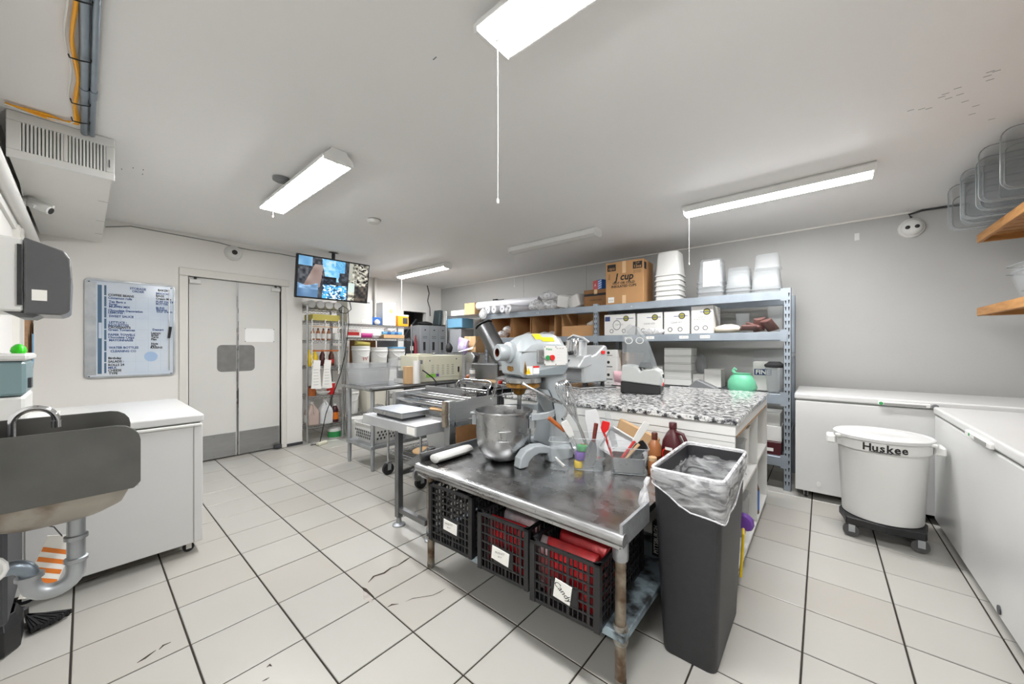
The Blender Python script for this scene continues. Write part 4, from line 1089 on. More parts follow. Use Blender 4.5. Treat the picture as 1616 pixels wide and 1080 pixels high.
# ------------------------------------------------------------------ tall slim trash can with a clear liner
N_ = 0
t = thing('trash_can', 'tall slim black trash can with a clear plastic liner', 'trash can', (-.416, 1.825, 0))
mat('bin_black', '2b2b2e', .5, var=.12, scale=40, bump=.15, bscale=300)
b = MB()
def can(z, k=0.):
    f = z / .765
    return b.rrect(0, 0, .205 + .06 * f + k, .46 + .08 * f + k, .03, z, 4)
b.rings([can(.0, -.006), can(.012), can(.30), can(.755), can(.756, .012), can(.768, .012), can(.768, -.012), can(.30, -.014), can(.02, -.016)])
b.build('body', 'bin_black', t, smooth=True)
lr = MB()
N = 0
def dense(r_):
    out = []
    for i, p in enumerate(r_):
        q = r_[(i + 1) % len(r_)]
        L = math.dist(p, q); n_ = max(1, int(L / .035))
        out += [tuple(p[j] + (q[j] - p[j]) * m_ / n_ for j in range(3)) for m_ in range(n_)]
    return out
PER = len(dense(can(.7, .0)))
def ring_l(fz, k, jit=0., z0=.7):
    out = []
    src = dense(can(z0, 0))
    base = dense(can(.7, 0))
    src = [(b_[0] * (can(z0, k)[0][0] / can(.7, 0)[0][0]), b_[1] * (max(c[1] for c in can(z0, k)) / max(c[1] for c in can(.7, 0))), z0) for b_ in base]
    for i, p in enumerate(src):
        z = fz(i, p)
        n = 1 + jit * math.sin(i * 2.7) * .5 + random.uniform(-jit, jit)
        out.append((p[0] * n, p[1] * n, z))
    return out
def low(i, p):      # lower edge of the skirt: high by the knot at the front left, low at the front right
    fx = (p[0] + .15) / .3; fy = (p[1] + .28) / .56
    if fy < .15: return .72 - .12 * max(0., fx) ** .8 + .012 * math.sin(fx * 9)
    if fx > .8: return .60 + .09 * fy + .012 * math.sin(fy * 11)
    return .70 - .02 * fx + .01 * math.sin(i)
lr.rings([ring_l(lambda i, p: .25, -.045, .01, .25), ring_l(lambda i, p: .55, -.032, .008, .55), ring_l(lambda i, p: .765, .0, .003), ring_l(lambda i, p: .779 + .003 * math.sin(i * 2.1), .012, .004), ring_l(lambda i, p: .768, .030, .006),
          ring_l(lambda i, p: .5 * .768 + .5 * low(i, p) + .006 * math.sin(i * 1.9), .026, .012), ring_l(lambda i, p: low(i, p) + .006 * math.sin(i * 3.1), .014, .008)], cap0=False, cap1=False)
lr.build('liner', 'liner', t, smooth=True, angle=80)
MB().tube([ring_l(lambda i, p: .779, .012)[i] for i in range(PER)], .006, 6, closed=True).build('liner_fold', 'film', t, smooth=True)
MB().tube([ring_l(lambda i, p: low(i, p), .016)[i] for i in range(PER)], .003, 5, closed=True).build('liner_hem', 'film', t, smooth=True)
MB().rings([[(x + .012 * q * math.cos(a), y + .012 * q * math.sin(a), z) for a in [2 * PI * i / 8 for i in range(8)]] for x, y, z, q in ((-.146, -.272, .735, .7), (-.152, -.278, .715, 1.0), (-.155, -.282, .695, .5), (-.158, -.287, .67, 1.5), (-.158, -.290, .63, 2.1), (-.152, -.287, .60, 1.3), (-.15, -.286, .59, .2))]).build('liner_knot', 'film', t, smooth=True)

# ------------------------------------------------------------------ granite island
g = bpy.data.materials.new('granite'); g.use_nodes = True; MATS['granite'] = g
nt = g.node_tree; bs = nt.nodes['Principled BSDF']
tc = nt.nodes.new('ShaderNodeTexCoord')
n1 = nt.nodes.new('ShaderNodeTexNoise'); n1.inputs['Scale'].default_value = 34; n1.inputs['Detail'].default_value = 9; n1.inputs['Roughness'].default_value = .72
r1 = nt.nodes.new('ShaderNodeValToRGB')
e = r1.color_ramp.elements
e[0].position = .40; e[0].color = lin('1e1e20'); e[1].position = .47; e[1].color = lin('6f7074')
for p, c in ((.52, 'c3c3c2'), (.60, 'e3e2df'), (.68, 'a6a6a6')):
    q = e.new(p); q.color = lin(c)
nt.links.new(tc.outputs['Object'], n1.inputs['Vector']); nt.links.new(n1.outputs['Fac'], r1.inputs[0]); nt.links.new(r1.outputs[0], bs.inputs['Base Color'])
bs.inputs['Roughness'].default_value = .12
t = thing('kitchen_island', 'white island with a speckled granite top and open side shelves', 'kitchen island', (-1.03, 2.93, 0))
IX0, IX1, IY0, IY1 = -1.98, -.345, 2.222, 3.655
MB().box(IX0 - .01, IY0 - .012, .877, IX1 + .012, IY1 + .05, .907).build('granite_top', 'granite', t, w=True, bevel=.003)
MB().box(IX0, IY0, .815, IX1, IY1, .876).build('fascia', 'white_plastic', t, w=True, bevel=.003)
MB().box(IX0, IY0 + .004, .05, IX1 - .004, IY0 + .024, .813).build('front_panel', 'white_plastic', t, w=True)
MB().box(-.93, IY0 + .0025, .78, IX1 - .004, IY0 + .0045, .782).box(-.932, IY0 + .0025, .05, -.93, IY0 + .0045, .812).build('panel_gap', 'grey_line', t, w=True)
MB().lathe([(.004, -.0), (.003, .003)], (-.83, IY0 + .002, .70), 8, ax='y').build('screw_hole', 'ink', t, w=True)
MB().box(IX0, IY1 - .02, .05, IX1, IY1, .813).build('back_panel', 'white_plastic', t, w=True)
MB().box(IX0, IY0 + .024, .05, IX0 + .02, IY1 - .02, .813).build('end_panel', 'white_plastic', t, w=True)
MB().box(-.79, IY0 + .024, .05, -.77, IY1 - .02, .813).build('inner_panel', 'white_plastic', t, w=True)
MB().box(-.77, 3.05, .07, IX1, 3.07, .813).build('divider', 'white_plastic', t, w=True)
for y0, y1, z in ((IY0 + .024, 3.05, .45), (3.07, IY1 - .02, .47), (IY0 + .024, 3.05, .05), (3.07, IY1 - .02, .05)):
    MB().box(-.77, y0, z, IX1, y1, z + .018).build('shelf', 'white_plastic', t, w=True)
MB().box(IX0 + .03, IY0 + .05, 0, IX1 - .03, IY1 - .04, .05).build('plinth', 'dark_grey', t, w=True)
MB().box(IX1 - .002, IY0 + .03, .806, IX1 + .0005, IY1 - .03, .814).build('raw_edge', 'card', t, w=True)
# things stored on the island's shelves
packet('crumpled black bag on the upper island shelf', (-.48, 2.36, .469), (.20, .12, .25), (0, 0, R(80)), 'black_plastic', None)
o = packet('silver pouch beside the black bag on the island shelf', (-.42, 2.50, .469), (.16, .08, .2), (0, 0, R(90)), 'foil_silver', None)
tub_thing('storage_tub', 'clear tub on the upper island shelf near the granite corner', 'tub', (-.46, 2.70, .469), .22, (.14, .16), (.17, .19), 'clear_frost')
tub_thing('storage_tub', 'tall white tub on the upper island shelf beside the divider', 'tub', (-.46, 2.93, .469), .27, (.14, .13), (.16, .15), 'white_plastic')
bottle('squeeze_bottle', 'white squeeze bottle with an orange and red label on the island shelf', (-.41, 3.19, .489), [(.028, 0), (.03, .005), (.03, .10), (.024, .125), (.012, .14)], 'white_plastic', (.012, .14, .175, 'ink'), (.0305, .03, .09, 'orange'))
bottle('sauce_bottle', 'dark bottle with a blue and red label on the bottom island shelf', (-.39, 3.2, .069), [(.04, 0), (.042, .006), (.042, .18), (.03, .22), (.016, .25)], 'choc', (.018, .25, .29, 'ink'), (.0425, .03, .17, 'blue'))
bottle('ketchup_bottle', 'red and white bottle in the far cell of the island', (-.55, 3.42, .489), [(.035, 0), (.037, .005), (.037, .14), (.02, .18)], 'red_bright', (.016, .18, .21, 'white_plastic'))
o = MB().cbox((0, 0, .12), (.012, .10, .23), rx=R(0)).build('yellow_board', 'yellow', bevel=.004); o.location = (-.335, 2.31, .052); o.rotation_euler = (R(-4), R(3), R(8)); tag(o, 'bright yellow plastic board leaning out of the bottom island shelf', 'board')
tub_thing('storage_tub', 'white tub on the bottom island shelf with a yellow sticker', 'tub', (-.50, 2.45, .069), .26, (.17, .2), (.2, .22), 'white_plastic')
tub_thing('storage_tub', 'clear tub on the bottom island shelf behind the purple cloth', 'tub', (-.47, 2.82, .069), .24, (.18, .2), (.2, .22), 'clear_frost')
packet('purple cloth hanging at the bottom island shelf', (-.39, 2.62, .20), (.05, .10, .08), (R(60), 0, R(80)), 'purple', None)
packet('brown cloth bundle beside the white tub on the bottom island shelf', (-.40, 2.47, .069), (.05, .06, .2), (R(12), 0, 0), 'wood_orange', None)
t = thing('tool_pack', 'black package with white vertical lettering on the lower shelf by the trash can', 'package', (-.64, 1.9, SZ))
MB().box(-.02, -.02, 0, .02, .02, .17).build('body', 'black_plastic', t)
text('PITTSBURGH', .03, 'paper', t, (.0, -.0208, .085), (90, -90, 0), bold=.0006, sx=.82)
# ------------------------------------------------------------------ appliances on the island
GZ = .908
o = MB().box(-.20, -.21, 0, .20, .21, .012).build('steel_sheet', 'steel', bevel=.003); o.location = (-1.74, 3.14, GZ); o.rotation_euler = (0, 0, R(-24)); tag(o, 'flat steel tray under the vegetable cutter', 'tray')
mat('cast_alu', 'c9ccce', .35, .45, var=.05, scale=5)
t = thing('vegetable_cutter', 'silver vegetable cutting machine with a feed hopper on the island', 'food processor', (-1.735, 3.10, GZ + .013), R(-14))
t.scale = (1.22, 1.1, 1.0)
MB().prism([(-.115, .035), (-.12, .21), (-.075, .27), (.02, .30), (.13, .385), (.165, .375), (.175, .34), (.165, .035)], 'x', -.105, .105).build('body', 'cast_alu', t, bevel=.014, seg=3, smooth=True)
MB().prism([(-.19, .175), (-.19, .19), (-.125, .285), (-.03, .30), (-.03, .20), (-.11, .175)], 'x', -.112, .112).build('hood', 'cast_alu', t, bevel=.012, seg=3, smooth=True)
MB().box(-.09, -.121, .05, .075, -.115, .165).build('front_plate', 'mid_grey', t, bevel=.003)
MB().cbox((-.05, -.163, .236), (.07, .004, .026), rx=R(-34)).build('name_plate', 'ink', t)
text('robot', .015, 'paper', t, (-.05, -.1662, .2375), (56, 0, 0))
MB().rings([MB().rrect(-.005, -.075, w, d, .045, z, 5) for w, d, z in ((.16, .12, .27), (.155, .115, .30), (.15, .11, .415), (.16, .12, .42), (.16, .12, .43), (.14, .1, .43), (.135, .095, .30))]).build('hopper', 'cast_alu', t, smooth=True)
MB().lathe([(.03, .29), (.033, .30), (.033, .44), (.03, .445)], (.02, -.125, 0), 20).build('feed_tube', 'chrome', t, smooth=True)
MB().lathe([(.028, .29), (.028, .43)], (-.055, -.12, 0), 20).build('feed_tube', 'chrome', t, smooth=True)
MB().tube([(-.09, -.03, .30), (-.095, -.06, .40), (-.08, -.10, .445), (.0, -.125, .475), (.075, -.10, .45), (.09, -.05, .41)], .011, 10).build('press_lever', 'cast_alu', t, smooth=True)
MB().lathe([(.012, -.02), (.02, -.012), (.02, .012), (.012, .02)], (.005, -.168, .31), 14, ax='y').build('lock_knob', 'black_plastic', t, smooth=True)
MB().box(.105, .09, .30, .112, .13, .33).build('switch', 'red_bright', t)
for x in (-.085, .085):
    for y in (-.09, .13): MB().lathe([(.018, 0), (.014, .036)], (x, y, 0), 12).build('rubber_foot', 'black_rubber', t)
o = tag(MB().tube([(-1.50, 3.2, .93), (-1.40, 3.3, .915), (-1.25, 3.45, .914), (-1.1, 3.6, .914)], .006, 6).build('electric_cable', 'black_rubber', smooth=True), 'black cord lying on the granite behind the vegetable cutter', 'cord')
t = thing('bar_blender', 'grey bar blender base with a tall clear sound cover on the granite', 'blender', (-1.14, 3.02, GZ), R(12))
t.scale = (1.22, 1.1, 1.08)
mat('blender_grey', 'b5b8b6', .45)
MB().prism([(-.125, .0), (.115, .0), (.125, .02), (.125, .065), (-.128, .09), (-.13, .01)], 'y', -.1, .1).build('lower_base', 'black_plastic', t, bevel=.006)
MB().prism([(-.128, .091), (.125, .066), (.13, .13), (.12, .175), (.09, .19), (.02, .18), (.0, .165), (-.02, .195), (-.06, .21), (-.12, .215)], 'y', -.1, .1).build('upper_base', 'blender_grey', t, bevel=.010, seg=2)
MB().prism([(.1305, .06), (.134, .10), (.128, .15), (.118, .155), (.12, .06)], 'y', -.05, .05).build('control_panel', 'white_plastic', t)
MB().box(.128, -.03, .12, .136, .03, .145).build('display', 'ink', t)
MB().box(.130, -.04, .06, .137, -.01, .085).build('pulse_button', 'red_bright', t)
MB().prism([(-.12, .215), (.085, .19), (.075, .24), (.03, .39), (-.035, .51), (-.075, .525), (-.118, .48)], 'y', -.09, -.087).prism([(-.12, .215), (.085, .19), (.075, .24), (.03, .39), (-.035, .51), (-.075, .525), (-.118, .48)], 'y', .087, .09).build('sound_cover', 'clear_smoke', t)
MB().add([(.085, -.09, .19), (.075, -.09, .24), (.03, -.09, .39), (-.035, -.09, .51), (-.075, -.09, .525), (.085, .09, .19), (.075, .09, .24), (.03, .09, .39), (-.035, .09, .51), (-.075, .09, .525)], [(0, 1, 6, 5), (1, 2, 7, 6), (2, 3, 8, 7), (3, 4, 9, 8)]).build('cover_front', 'clear_smoke', t)
for x in (-.075, -.005):
    MB().lathe([(.026, -.0935), (.02, -.0935)], (x, 0, .40), 24, ax='y', cap0=False, cap1=False).build('cover_ring', 'white_plastic', t)
MB().lathe([(.05, .19), (.035, .225), (.035, .235)], (.02, 0, 0), 20).build('drive_hub', 'black_plastic', t, smooth=True)

# ------------------------------------------------------------------ dough sheeter with scale behind the work table
mat('steel_sheet', 'cfd1d3', .45, .75, var=.1, scale=6)
t = thing('dough_sheeter', 'stainless dough sheeter stand with rollers and a side panel', 'dough machine', (-2.3, 1.7, 0))
for x, y, z1 in ((-2.33, 1.475, .685), (-1.985, 1.50, .62), (-2.80, 2.15, .7), (-1.995, 2.12, .72)):
    MB().box(x - .022, y - .022, .06, x + .022, y + .022, z1).build('leg', 'steel_dark', t, w=True, bevel=.003)
    MB().lathe([(.045, 0), (.045, .01), (.02, .02), (.016, .062)], (x, y, 0), 18).build('foot', 'galv', t, w=True, smooth=True)
MB().box(-2.31, 1.46, .10, -2.0, 1.49, .135).build('stretcher', 'steel_dark', t, w=True)
MB().box(-2.345, 1.497, .36, -2.315, 2.13, .39).box(-2.01, 1.52, .36, -1.98, 2.10, .39).build('stretcher', 'steel_dark', t, w=True)
MB().box(-2.82, 1.455, .675, -2.09, 1.76, .748).build('front_tray', 'steel_sheet', t, w=True, bevel=.003)
MB().box(-2.20, 1.4535, .685, -2.105, 1.4555, .735).build('sticker', 'paper', t, w=True)
MB().box(-2.045, 1.655, .40, -1.985, 1.715, .905).build('post', 'steel', t, w=True, bevel=.003)
MB().box(-2.047, 1.640, .72, -2.012, 1.656, .90).build('rusty_edge', 'rust_leg', t, w=True)
MB().box(-2.012, 1.715, .76, -1.992, 1.84, .895).build('side_panel', 'steel_brushed', t, w=True)
MB().box(-2.010, 1.842, .757, -1.996, 2.16, .905).build('side_panel', 'steel_brushed', t, w=True)
MB().box(-2.03, 1.70, .715, -1.985, 2.16, .757).build('rail', 'steel', t, w=True, bevel=.003)
MB().box(-2.85, 1.74, .715, -2.80, 2.18, .90).build('far_panel', 'steel_brushed', t, w=True)
for i, (y, z, r) in enumerate(((1.79, .83, .022), (1.86, .875, .02), (1.90, .82, .022), (1.98, .87, .018))):
    MB().rod((-2.80, y, z), (-2.045, y, z), r, 14).build('roller', 'chrome', t, w=True, smooth=True)
MB().box(-2.80, 2.05, .80, -2.3, 2.06, .93).build('back_plate', 'steel_brushed', t, w=True)
MB().box(-2.80, 1.77, .715, -2.045, 2.16, .73).build('bed', 'steel', t, w=True)
MB().rod((-2.35, 1.77, .80), (-2.12, 1.80, .80), .012, 8).build('wooden_pin', 'card_pale', t, w=True, smooth=True)
MB().add([(-2.36, 1.72, .66), (-2.05, 1.72, .66), (-2.05, 1.76, .50), (-2.36, 1.76, .50), (-2.12, 1.60, .42), (-2.42, 1.58, .40)], [(0, 1, 2, 3), (3, 2, 4, 5)]).add([(-2.36, 1.724, .66), (-2.05, 1.724, .66), (-2.05, 1.765, .497), (-2.36, 1.765, .497), (-2.12, 1.602, .416), (-2.42, 1.582, .396)], [(3, 2, 1, 0), (5, 4, 2, 3)]).build('chute', 'steel_sheet', t, w=True)
MB().lathe([(.045, -.012), (.05, -.008), (.05, .008), (.045, .012)], (-2.30, 1.62, .335), 24, ax='x').build('hand_wheel', 'steel', t, w=True, smooth=True)
MB().rod((-2.30, 1.62, .335), (-2.02, 1.62, .335), .012, 10).build('axle', 'chrome', t, w=True, smooth=True)
t = thing('platform_scale', 'flat steel platform scale on the sheeter tray', 'scale', (-2.50, 1.60, .749), R(0))
MB().box(-.20, -.12, .02, .20, .12, .055).build('platform', 'steel', t, bevel=.004)
MB().box(-.18, -.10, 0, .18, .10, .02).build('base', 'dark_grey', t)
MB().box(-.202, -.122, .056, .202, .122, .060).build('top_plate', 'steel_pale' if 'steel_pale' in MATS else mat('steel_pale', 'c6cdd6', .3, .8, var=.1, scale=14), t)

# ------------------------------------------------------------------ chrome wire cart
t = thing('wire_cart', 'chrome wire utility cart behind the dough sheeter', 'cart', (-3.05, 2.4, 0))
posts4(t, -3.33, 1.985, -2.78, 2.86, .10, .845)
for z in (.81, .25): wire_shelf(t, -3.33, 1.985, -2.78, 2.86, z, 'y', .035)
for x in (-3.33, -2.78):
    for y in (1.985, 2.86):
        MB().lathe([(.02, -.016), (.058, -.016), (.06, 0), (.058, .016), (.02, .016)], (x, y, .06), 20, ax='x').build('caster_wheel', 'black_rubber', t, w=True, smooth=True)
        MB().box(x - .025, y - .015, .05, x - .019, y + .02, .13).box(x + .019, y - .015, .05, x + .025, y + .02, .13).box(x - .025, y - .02, .12, x + .025, y + .02, .132).build('caster_fork', 'galv', t, w=True)
MB().tube([(-3.33, 2.86, .80), (-3.33, 2.90, .86), (-3.32, 2.93, .885), (-3.25, 2.95, .90), (-2.86, 2.95, .90), (-2.79, 2.93, .885), (-2.78, 2.90, .86), (-2.78, 2.86, .80)], .0125, 10).build('push_handle', 'chrome', t, w=True, smooth=True)
carton('carton', 'brown cardboard box on the lower deck of the wire cart', (-3.0, 2.62, .253), (.34, .34, .3), 0, 'card_dark')
o = MB().lathe([(.13, 0), (.14, .004), (.14, .012)], n=28).build('round_tray', 'card_pale', smooth=True); o.location = (-2.98, 2.2, .254); tag(o, 'round tan board on the lower deck of the wire cart', 'board')

# ------------------------------------------------------------------ steel prep table with cream cabinet
PZ = .865
t = thing('prep_table', 'long stainless prep table with galvanised legs left of the cart', 'table', (-3.8, 2.7, 0))
MB().box(-4.12, 1.885, PZ - .035, -3.48, 3.62, PZ).build('top', 'steel_dark', t, w=True, bevel=.006)
MB().rings([[(-3.478 + .02 * math.cos(R(a)), y, PZ - .012 + .02 * math.sin(R(a))) for a in range(0, 360, 36)] for y in (1.885, 3.62)]).build('rolled_edge', 'steel_dark', t, w=True, smooth=True)
MB().rings([[(x, 1.883 + .018 * math.cos(R(a)), PZ - .014 + .018 * math.sin(R(a))) for a in range(0, 360, 36)] for x in (-4.12, -3.48)]).build('rolled_edge', 'steel', t, w=True, smooth=True)
for x in (-4.04, -3.535):
    for y in (1.93, 3.55):
        MB().tube([(x, y, .07), (x, y, PZ - .03)], .021, 14).build('leg', 'galv', t, w=True, smooth=True)
        MB().lathe([(.014, 0), (.018, .01), (.021, .075)], (x, y, 0), 12).build('foot', 'galv', t, w=True, smooth=True)
MB().box(-4.06, 1.90, .225, -3.515, 3.58, .262).build('lower_shelf', 'galv', t, w=True, bevel=.004)
t = thing('laundry_basket', 'white perforated plastic basket on the prep table shelf', 'basket', (-3.77, 2.17, .263), R(0))
MB().tub(0, 0, 0, .20, (.36, .40), (.42, .46), .05, .004, .012, 4).build('body', 'white_plastic', t, smooth=True, angle=50)
hl = MB()
for r_ in range(3):
    for i in range(9):
        hl.cbox((-.16 + i * .04 + .02 * (r_ % 2), -.2045 - .0055 * (r_ + 1) - .003, .05 + r_ * .035), (.018, .002, .022), rx=R(-8))
        hl.cbox((.1845 + .0055 * (r_ + 1) + .003, -.16 + i * .04 + .02 * (r_ % 2), .05 + r_ * .035), (.002, .018, .022), ry=R(8))
tag(hl.build('hole_rows', 'dark_grey', t), kind='stuff')
def lump(name, label, cat, loc, dim, m, seed=1, group=None):
    rnd = random.Random(seed)
    rs = []
    for k in range(7):
        f = k / 6
        q = math.sin(PI * (.12 + .86 * f)) ** .6
        rs.append([(dim[0] / 2 * q * math.cos(a) * rnd.uniform(.86, 1.1), dim[1] / 2 * q * math.sin(a) * rnd.uniform(.86, 1.1), dim[2] * f * rnd.uniform(.96, 1.04)) for a in [2 * PI * i / 14 for i in range(14)]])
    o = MB().rings(rs).build(name, m, smooth=True, angle=80)
    o.location = loc
    return tag(o, label, cat, group)
lump('plastic_bag', 'puffy clear plastic bag heaped in the white basket', 'bag', (-3.80, 2.15, .30), (.36, .36, .34), 'film', 3)
# storage tub and wrap roll on the prep table
tub_thing('storage_tub', 'large clear rectangular tub on the near end of the prep table', 'tub', (-3.93, 2.10, PZ + .001), .235, (.31, .34), (.34, .38), 'clear_frost', .03, .008, .004)
o = MB().lathe([(.001, 0), (.055, 0), (.055, .29), (.001, .29)], n=24).build('wrap_roll', 'clear_frost', smooth=True); o.location = (-3.62, 2.22, PZ + .001); tag(o, 'upright roll of clear wrap beside the large tub', 'roll')
carton('flat_box', 'white flat box on the prep table behind the wrap roll', (-3.75, 2.48, PZ + .001), (.2, .22, .05), 0, 'white_matte', False)
carton('flat_box', 'pale grey small carton on top of the white flat box', (-3.77, 2.5, PZ + .053), (.15, .16, .09), 0, 'mid_grey', False)
o = MB().box(-.03, -.05, 0, .03, .05, .2).build('wood_block', 'card_pale', bevel=.003); o.location = (-3.60, 2.40, PZ + .001); tag(o, 'tan wooden block standing beside the white paper roll', 'block')
o = MB().lathe([(.012, 0), (.042, 0), (.042, .26), (.012, .26)], n=22).build('paper_roll', 'white_matte', smooth=True); o.location = (-3.545, 2.475, PZ + .001); tag(o, 'upright white paper roll next to the cream machine cabinet', 'roll')
t = thing('slicer_cabinet', 'cream metal machine cabinet with louvre slots on the prep table', 'machine', (-3.76, 2.90, PZ + .001), R(-3))
MB().box(-.22, -.36, 0, .18, .30, .315).build('body', 'cream_paint', t, bevel=.006)
MB().box(.180, -.27, .05, .184, .28, .29).build('door', 'cream_paint', t, bevel=.003)
for c in range(5):
    for r_ in range(6):
        y = -.16 + c * .075
        MB().box(.184, y - .016, .085 + r_ * .022, .1865, y + .016, .089 + r_ * .022).build('louver_slot', 'dark_grey', t)
MB().box(.184, .22, .10, .188, .245, .17).build('pull', 'ink', t, bevel=.003)
MB().box(.184, -.25, .055, .1865, -.11, .095).build('sticker', 'green_sticker' if 'green_sticker' in MATS else mat('green_sticker', '86c34a', .5), t)
MB().box(.184, -.11, .06, .1866, -.07, .095).build('sticker', 'purple', t)
MB().box(.18, -.34, .22, .1835, -.30, .265).build('socket', 'mid_grey', t)
for y, z in ((-.2, .255), (.2, .27)): MB().lathe([(.01, .184), (.008, .188)], (0, y, z), 10, ax='x').build('bolt', 'mid_grey', t)
MB().cbox((-.02, -.22, .325), (.3, .18, .02)).build('top_plate', 'cream_paint', t)
o = tag(MB().tube([(-3.50, 2.52, 1.02), (-3.46, 2.56, .98), (-3.44, 2.62, .93), (-3.43, 2.66, .88), (-3.43, 2.66, .80), (-3.44, 2.6, .70), (-3.45, 2.55, .66)], .007, 6).build('electric_cable', 'black_rubber', smooth=True), 'black cord drooping over the prep table edge below the cream cabinet', 'cord')
lump('cocoa_lump', 'brown paper lump at the far corner of the cream cabinet', 'lump', (-3.53, 3.27, PZ + .001), (.09, .09, .06), 'wood_orange', 8)

# ------------------------------------------------------------------ second steel table in front of the rack
t = thing('steel_table', 'stainless table with slicer and trays in front of the storage rack', 'table', (-2.6, 3.3, 0))
MB().box(-3.42, 2.98, .835, -2.04, 3.62, .872).build('top', 'steel_worn', t, w=True, bevel=.005)
for x in (-3.36, -2.1):
    for y in (3.03, 3.56): MB().rod((x, y, 0), (x, y, .836), .02, 12).build('leg', 'galv', t, w=True, smooth=True)
MB().box(-3.38, 3.0, .25, -2.07, 3.6, .28).build('lower_shelf', 'galv', t, w=True)
STZ = .873
for i in range(22):
    pass
t = thing('tray_stack', 'dark slatted stack of sheet trays under the steel table', 'trays', (-2.9, 3.2, .281))
MB().box(-.30, -.12, 0, .30, .3, .02).build('base', 'dark_grey', t)
for i in range(20):
    MB().box(-.29 + i * .03, -.12, .02, -.276 + i * .03, .3, .50).build('tray', 'dark_grey', t)
carton('carton', 'brown open carton under the right end of the steel table', (-2.3, 3.25, .281), (.36, .34, .3), 0, 'card_dark', opened='open')
lump('plastic_bag', 'crumpled pale bag in the carton under the steel table', 'bag', (-2.3, 3.2, .45), (.22, .2, .2), 'card_pale', 5)
o = MB().box(-.17, -.12, 0, .17, .12, .018).build('chopping_board', 'card_pale', bevel=.004); o.location = (-3.0, 3.12, STZ); o.rotation_euler = (0, 0, R(6)); tag(o, 'pale wooden chopping board on the steel table', 'board')
o = MB().rod((-2.72, 3.04, STZ + .012), (-2.55, 3.06, STZ + .012), .010, 10).build('rolling_pin', 'white_plastic', smooth=True); tag(o, 'white rolling pin at the edge of the steel table', 'rolling pin')
o = MB().lathe([(.016, 0), (.018, .004), (.018, .03), (.014, .034)], n=14).build('red_stopper', 'red_bright', smooth=True); o.location = (-2.77, 3.04, STZ); tag(o, 'small bright red stopper at the edge of the steel table', 'stopper')
t = thing('meat_slicer', 'steel slicer with a round blade housing on the steel table', 'slicer', (-2.72, 3.28, STZ), R(20))
MB().rings([MB().rrect(0, 0, w, d, .06, z, 5) for w, d, z in ((.44, .32, .02), (.45, .33, .03), (.44, .32, .06), (.30, .25, .08))]).build('base', 'steel', t, smooth=True)
MB().lathe([(.12, -.02), (.125, 0), (.12, .02)], (-.04, .02, .20), 32, ax='y').build('blade_guard', 'steel', t, smooth=True)
MB().box(-.19, -.08, .14, .02, -.06, .19).build('carriage', 'steel', t, bevel=.004)
MB().box(.06, -.04, .07, .16, .08, .24).build('motor_housing', 'steel', t, bevel=.02, seg=3)
for x in (-.17, .17):
    for y in (-.11, .11): MB().lathe([(.018, 0), (.016, .022)], (x, y, 0), 10).build('foot', 'black_rubber', t)
t = thing('bread_toaster', 'tilted steel chute machine standing behind the mixer', 'machine', (-3.20, 3.34, STZ), R(10))
t.scale = (1.5, 1.3, 1.5)
MB().box(-.13, -.12, 0, .13, .12, .14).build('base', 'steel_dark', t, bevel=.01)
rg = []
for k, (cx, cz) in enumerate(((.16, .10), (.02, .32), (-.06, .45))):
    rg.append([(cx + .075 * math.cos(a) * .85, .09 * math.sin(a), cz + .075 * math.cos(a) * .5) for a in [2 * PI * i / 20 for i in range(20)]])
MB().rings(rg).build('chute', 'steel_dark', t, smooth=True)
MB().rings([[(-.068 + .078 * math.cos(a) * .85, .094 * math.sin(a), .463 + .078 * math.cos(a) * .5) for a in [2 * PI * i / 20 for i in range(20)]], [(-.074 + .062 * math.cos(a) * .85, .078 * math.sin(a), .472 + .062 * math.cos(a) * .5) for a in [2 * PI * i / 20 for i in range(20)]]]).build('mouth', 'black_rubber', t, smooth=True)
MB().rings([MB().rrect(-.19, 0, w, .1, .02, z, 3) for w, z in ((.07, .14), (.10, .16), (.12, .20), (.06, .23))]).build('spout', 'steel', t, smooth=True)
bottle('white_canister', 'white canister with a dark round emblem on the steel table', (-3.24, 3.06, STZ), [(.032, 0), (.035, .004), (.035, .13), (.03, .135)], 'white_plastic', (.03, .135, .15, 'mid_grey'), (.0355, .05, .09, 'mid_grey'), cat='canister')
carton('napkin_box', 'steel napkin box with a yellow strip beside the canister', (-2.36, 3.38, STZ), (.12, .1, .15), 0, 'steel_dark', False)
o = MB().box(-.05, -.002, 0, .05, .002, .02).build('yellow_strip', 'yellow'); o.location = (-2.36, 3.327, STZ + .13); tag(o, 'yellow strip on the steel napkin box', 'strip')
# ------------------------------------------------------------------ boltless storage rack along the back wall
RY0, RY1 = 4.07, 4.70
t = thing('storage_rack', 'grey steel boltless storage rack along the back wall', 'rack', (-2.1, 4.4, 0))
def rack_post(x, y, face):
    MB().box(x - .027, y - .003, 0, x + .027, y, 1.815).box(x - .027, y - .003, 0, x - .024, y + .04, 1.815).box(x + .024, y - .003, 0, x + .027, y + .04, 1.815).build('post', 'rack_paint', t, w=True)
    if face:
        sl = MB()
        k = 0
        z = .05
        while z < 1.78:
            for s in (-1, 1):
                sl.prism([(x + s * .0185, z + .034), (x + s * .0055, z + .034), (x + s * .0085, z), (x + s * .0125, z - .002)], 'y', y - .0038, y - .0028)
            z += .0625
        tag(sl.build('slot_rows', 'ink', t, w=True), kind='stuff')
for x in (-.235, -2.116, -3.99):
    rack_post(x, RY0, True); rack_post(x, RY1, False)
for z in (.5, 1.2): MB().box(-.212, RY0 + .03, z, -.206, RY1, z + .03).build('side_brace', 'rack_paint', t, w=True)
SH = {1.795: .08, 1.425: .075, .86: .09, .295: .085}
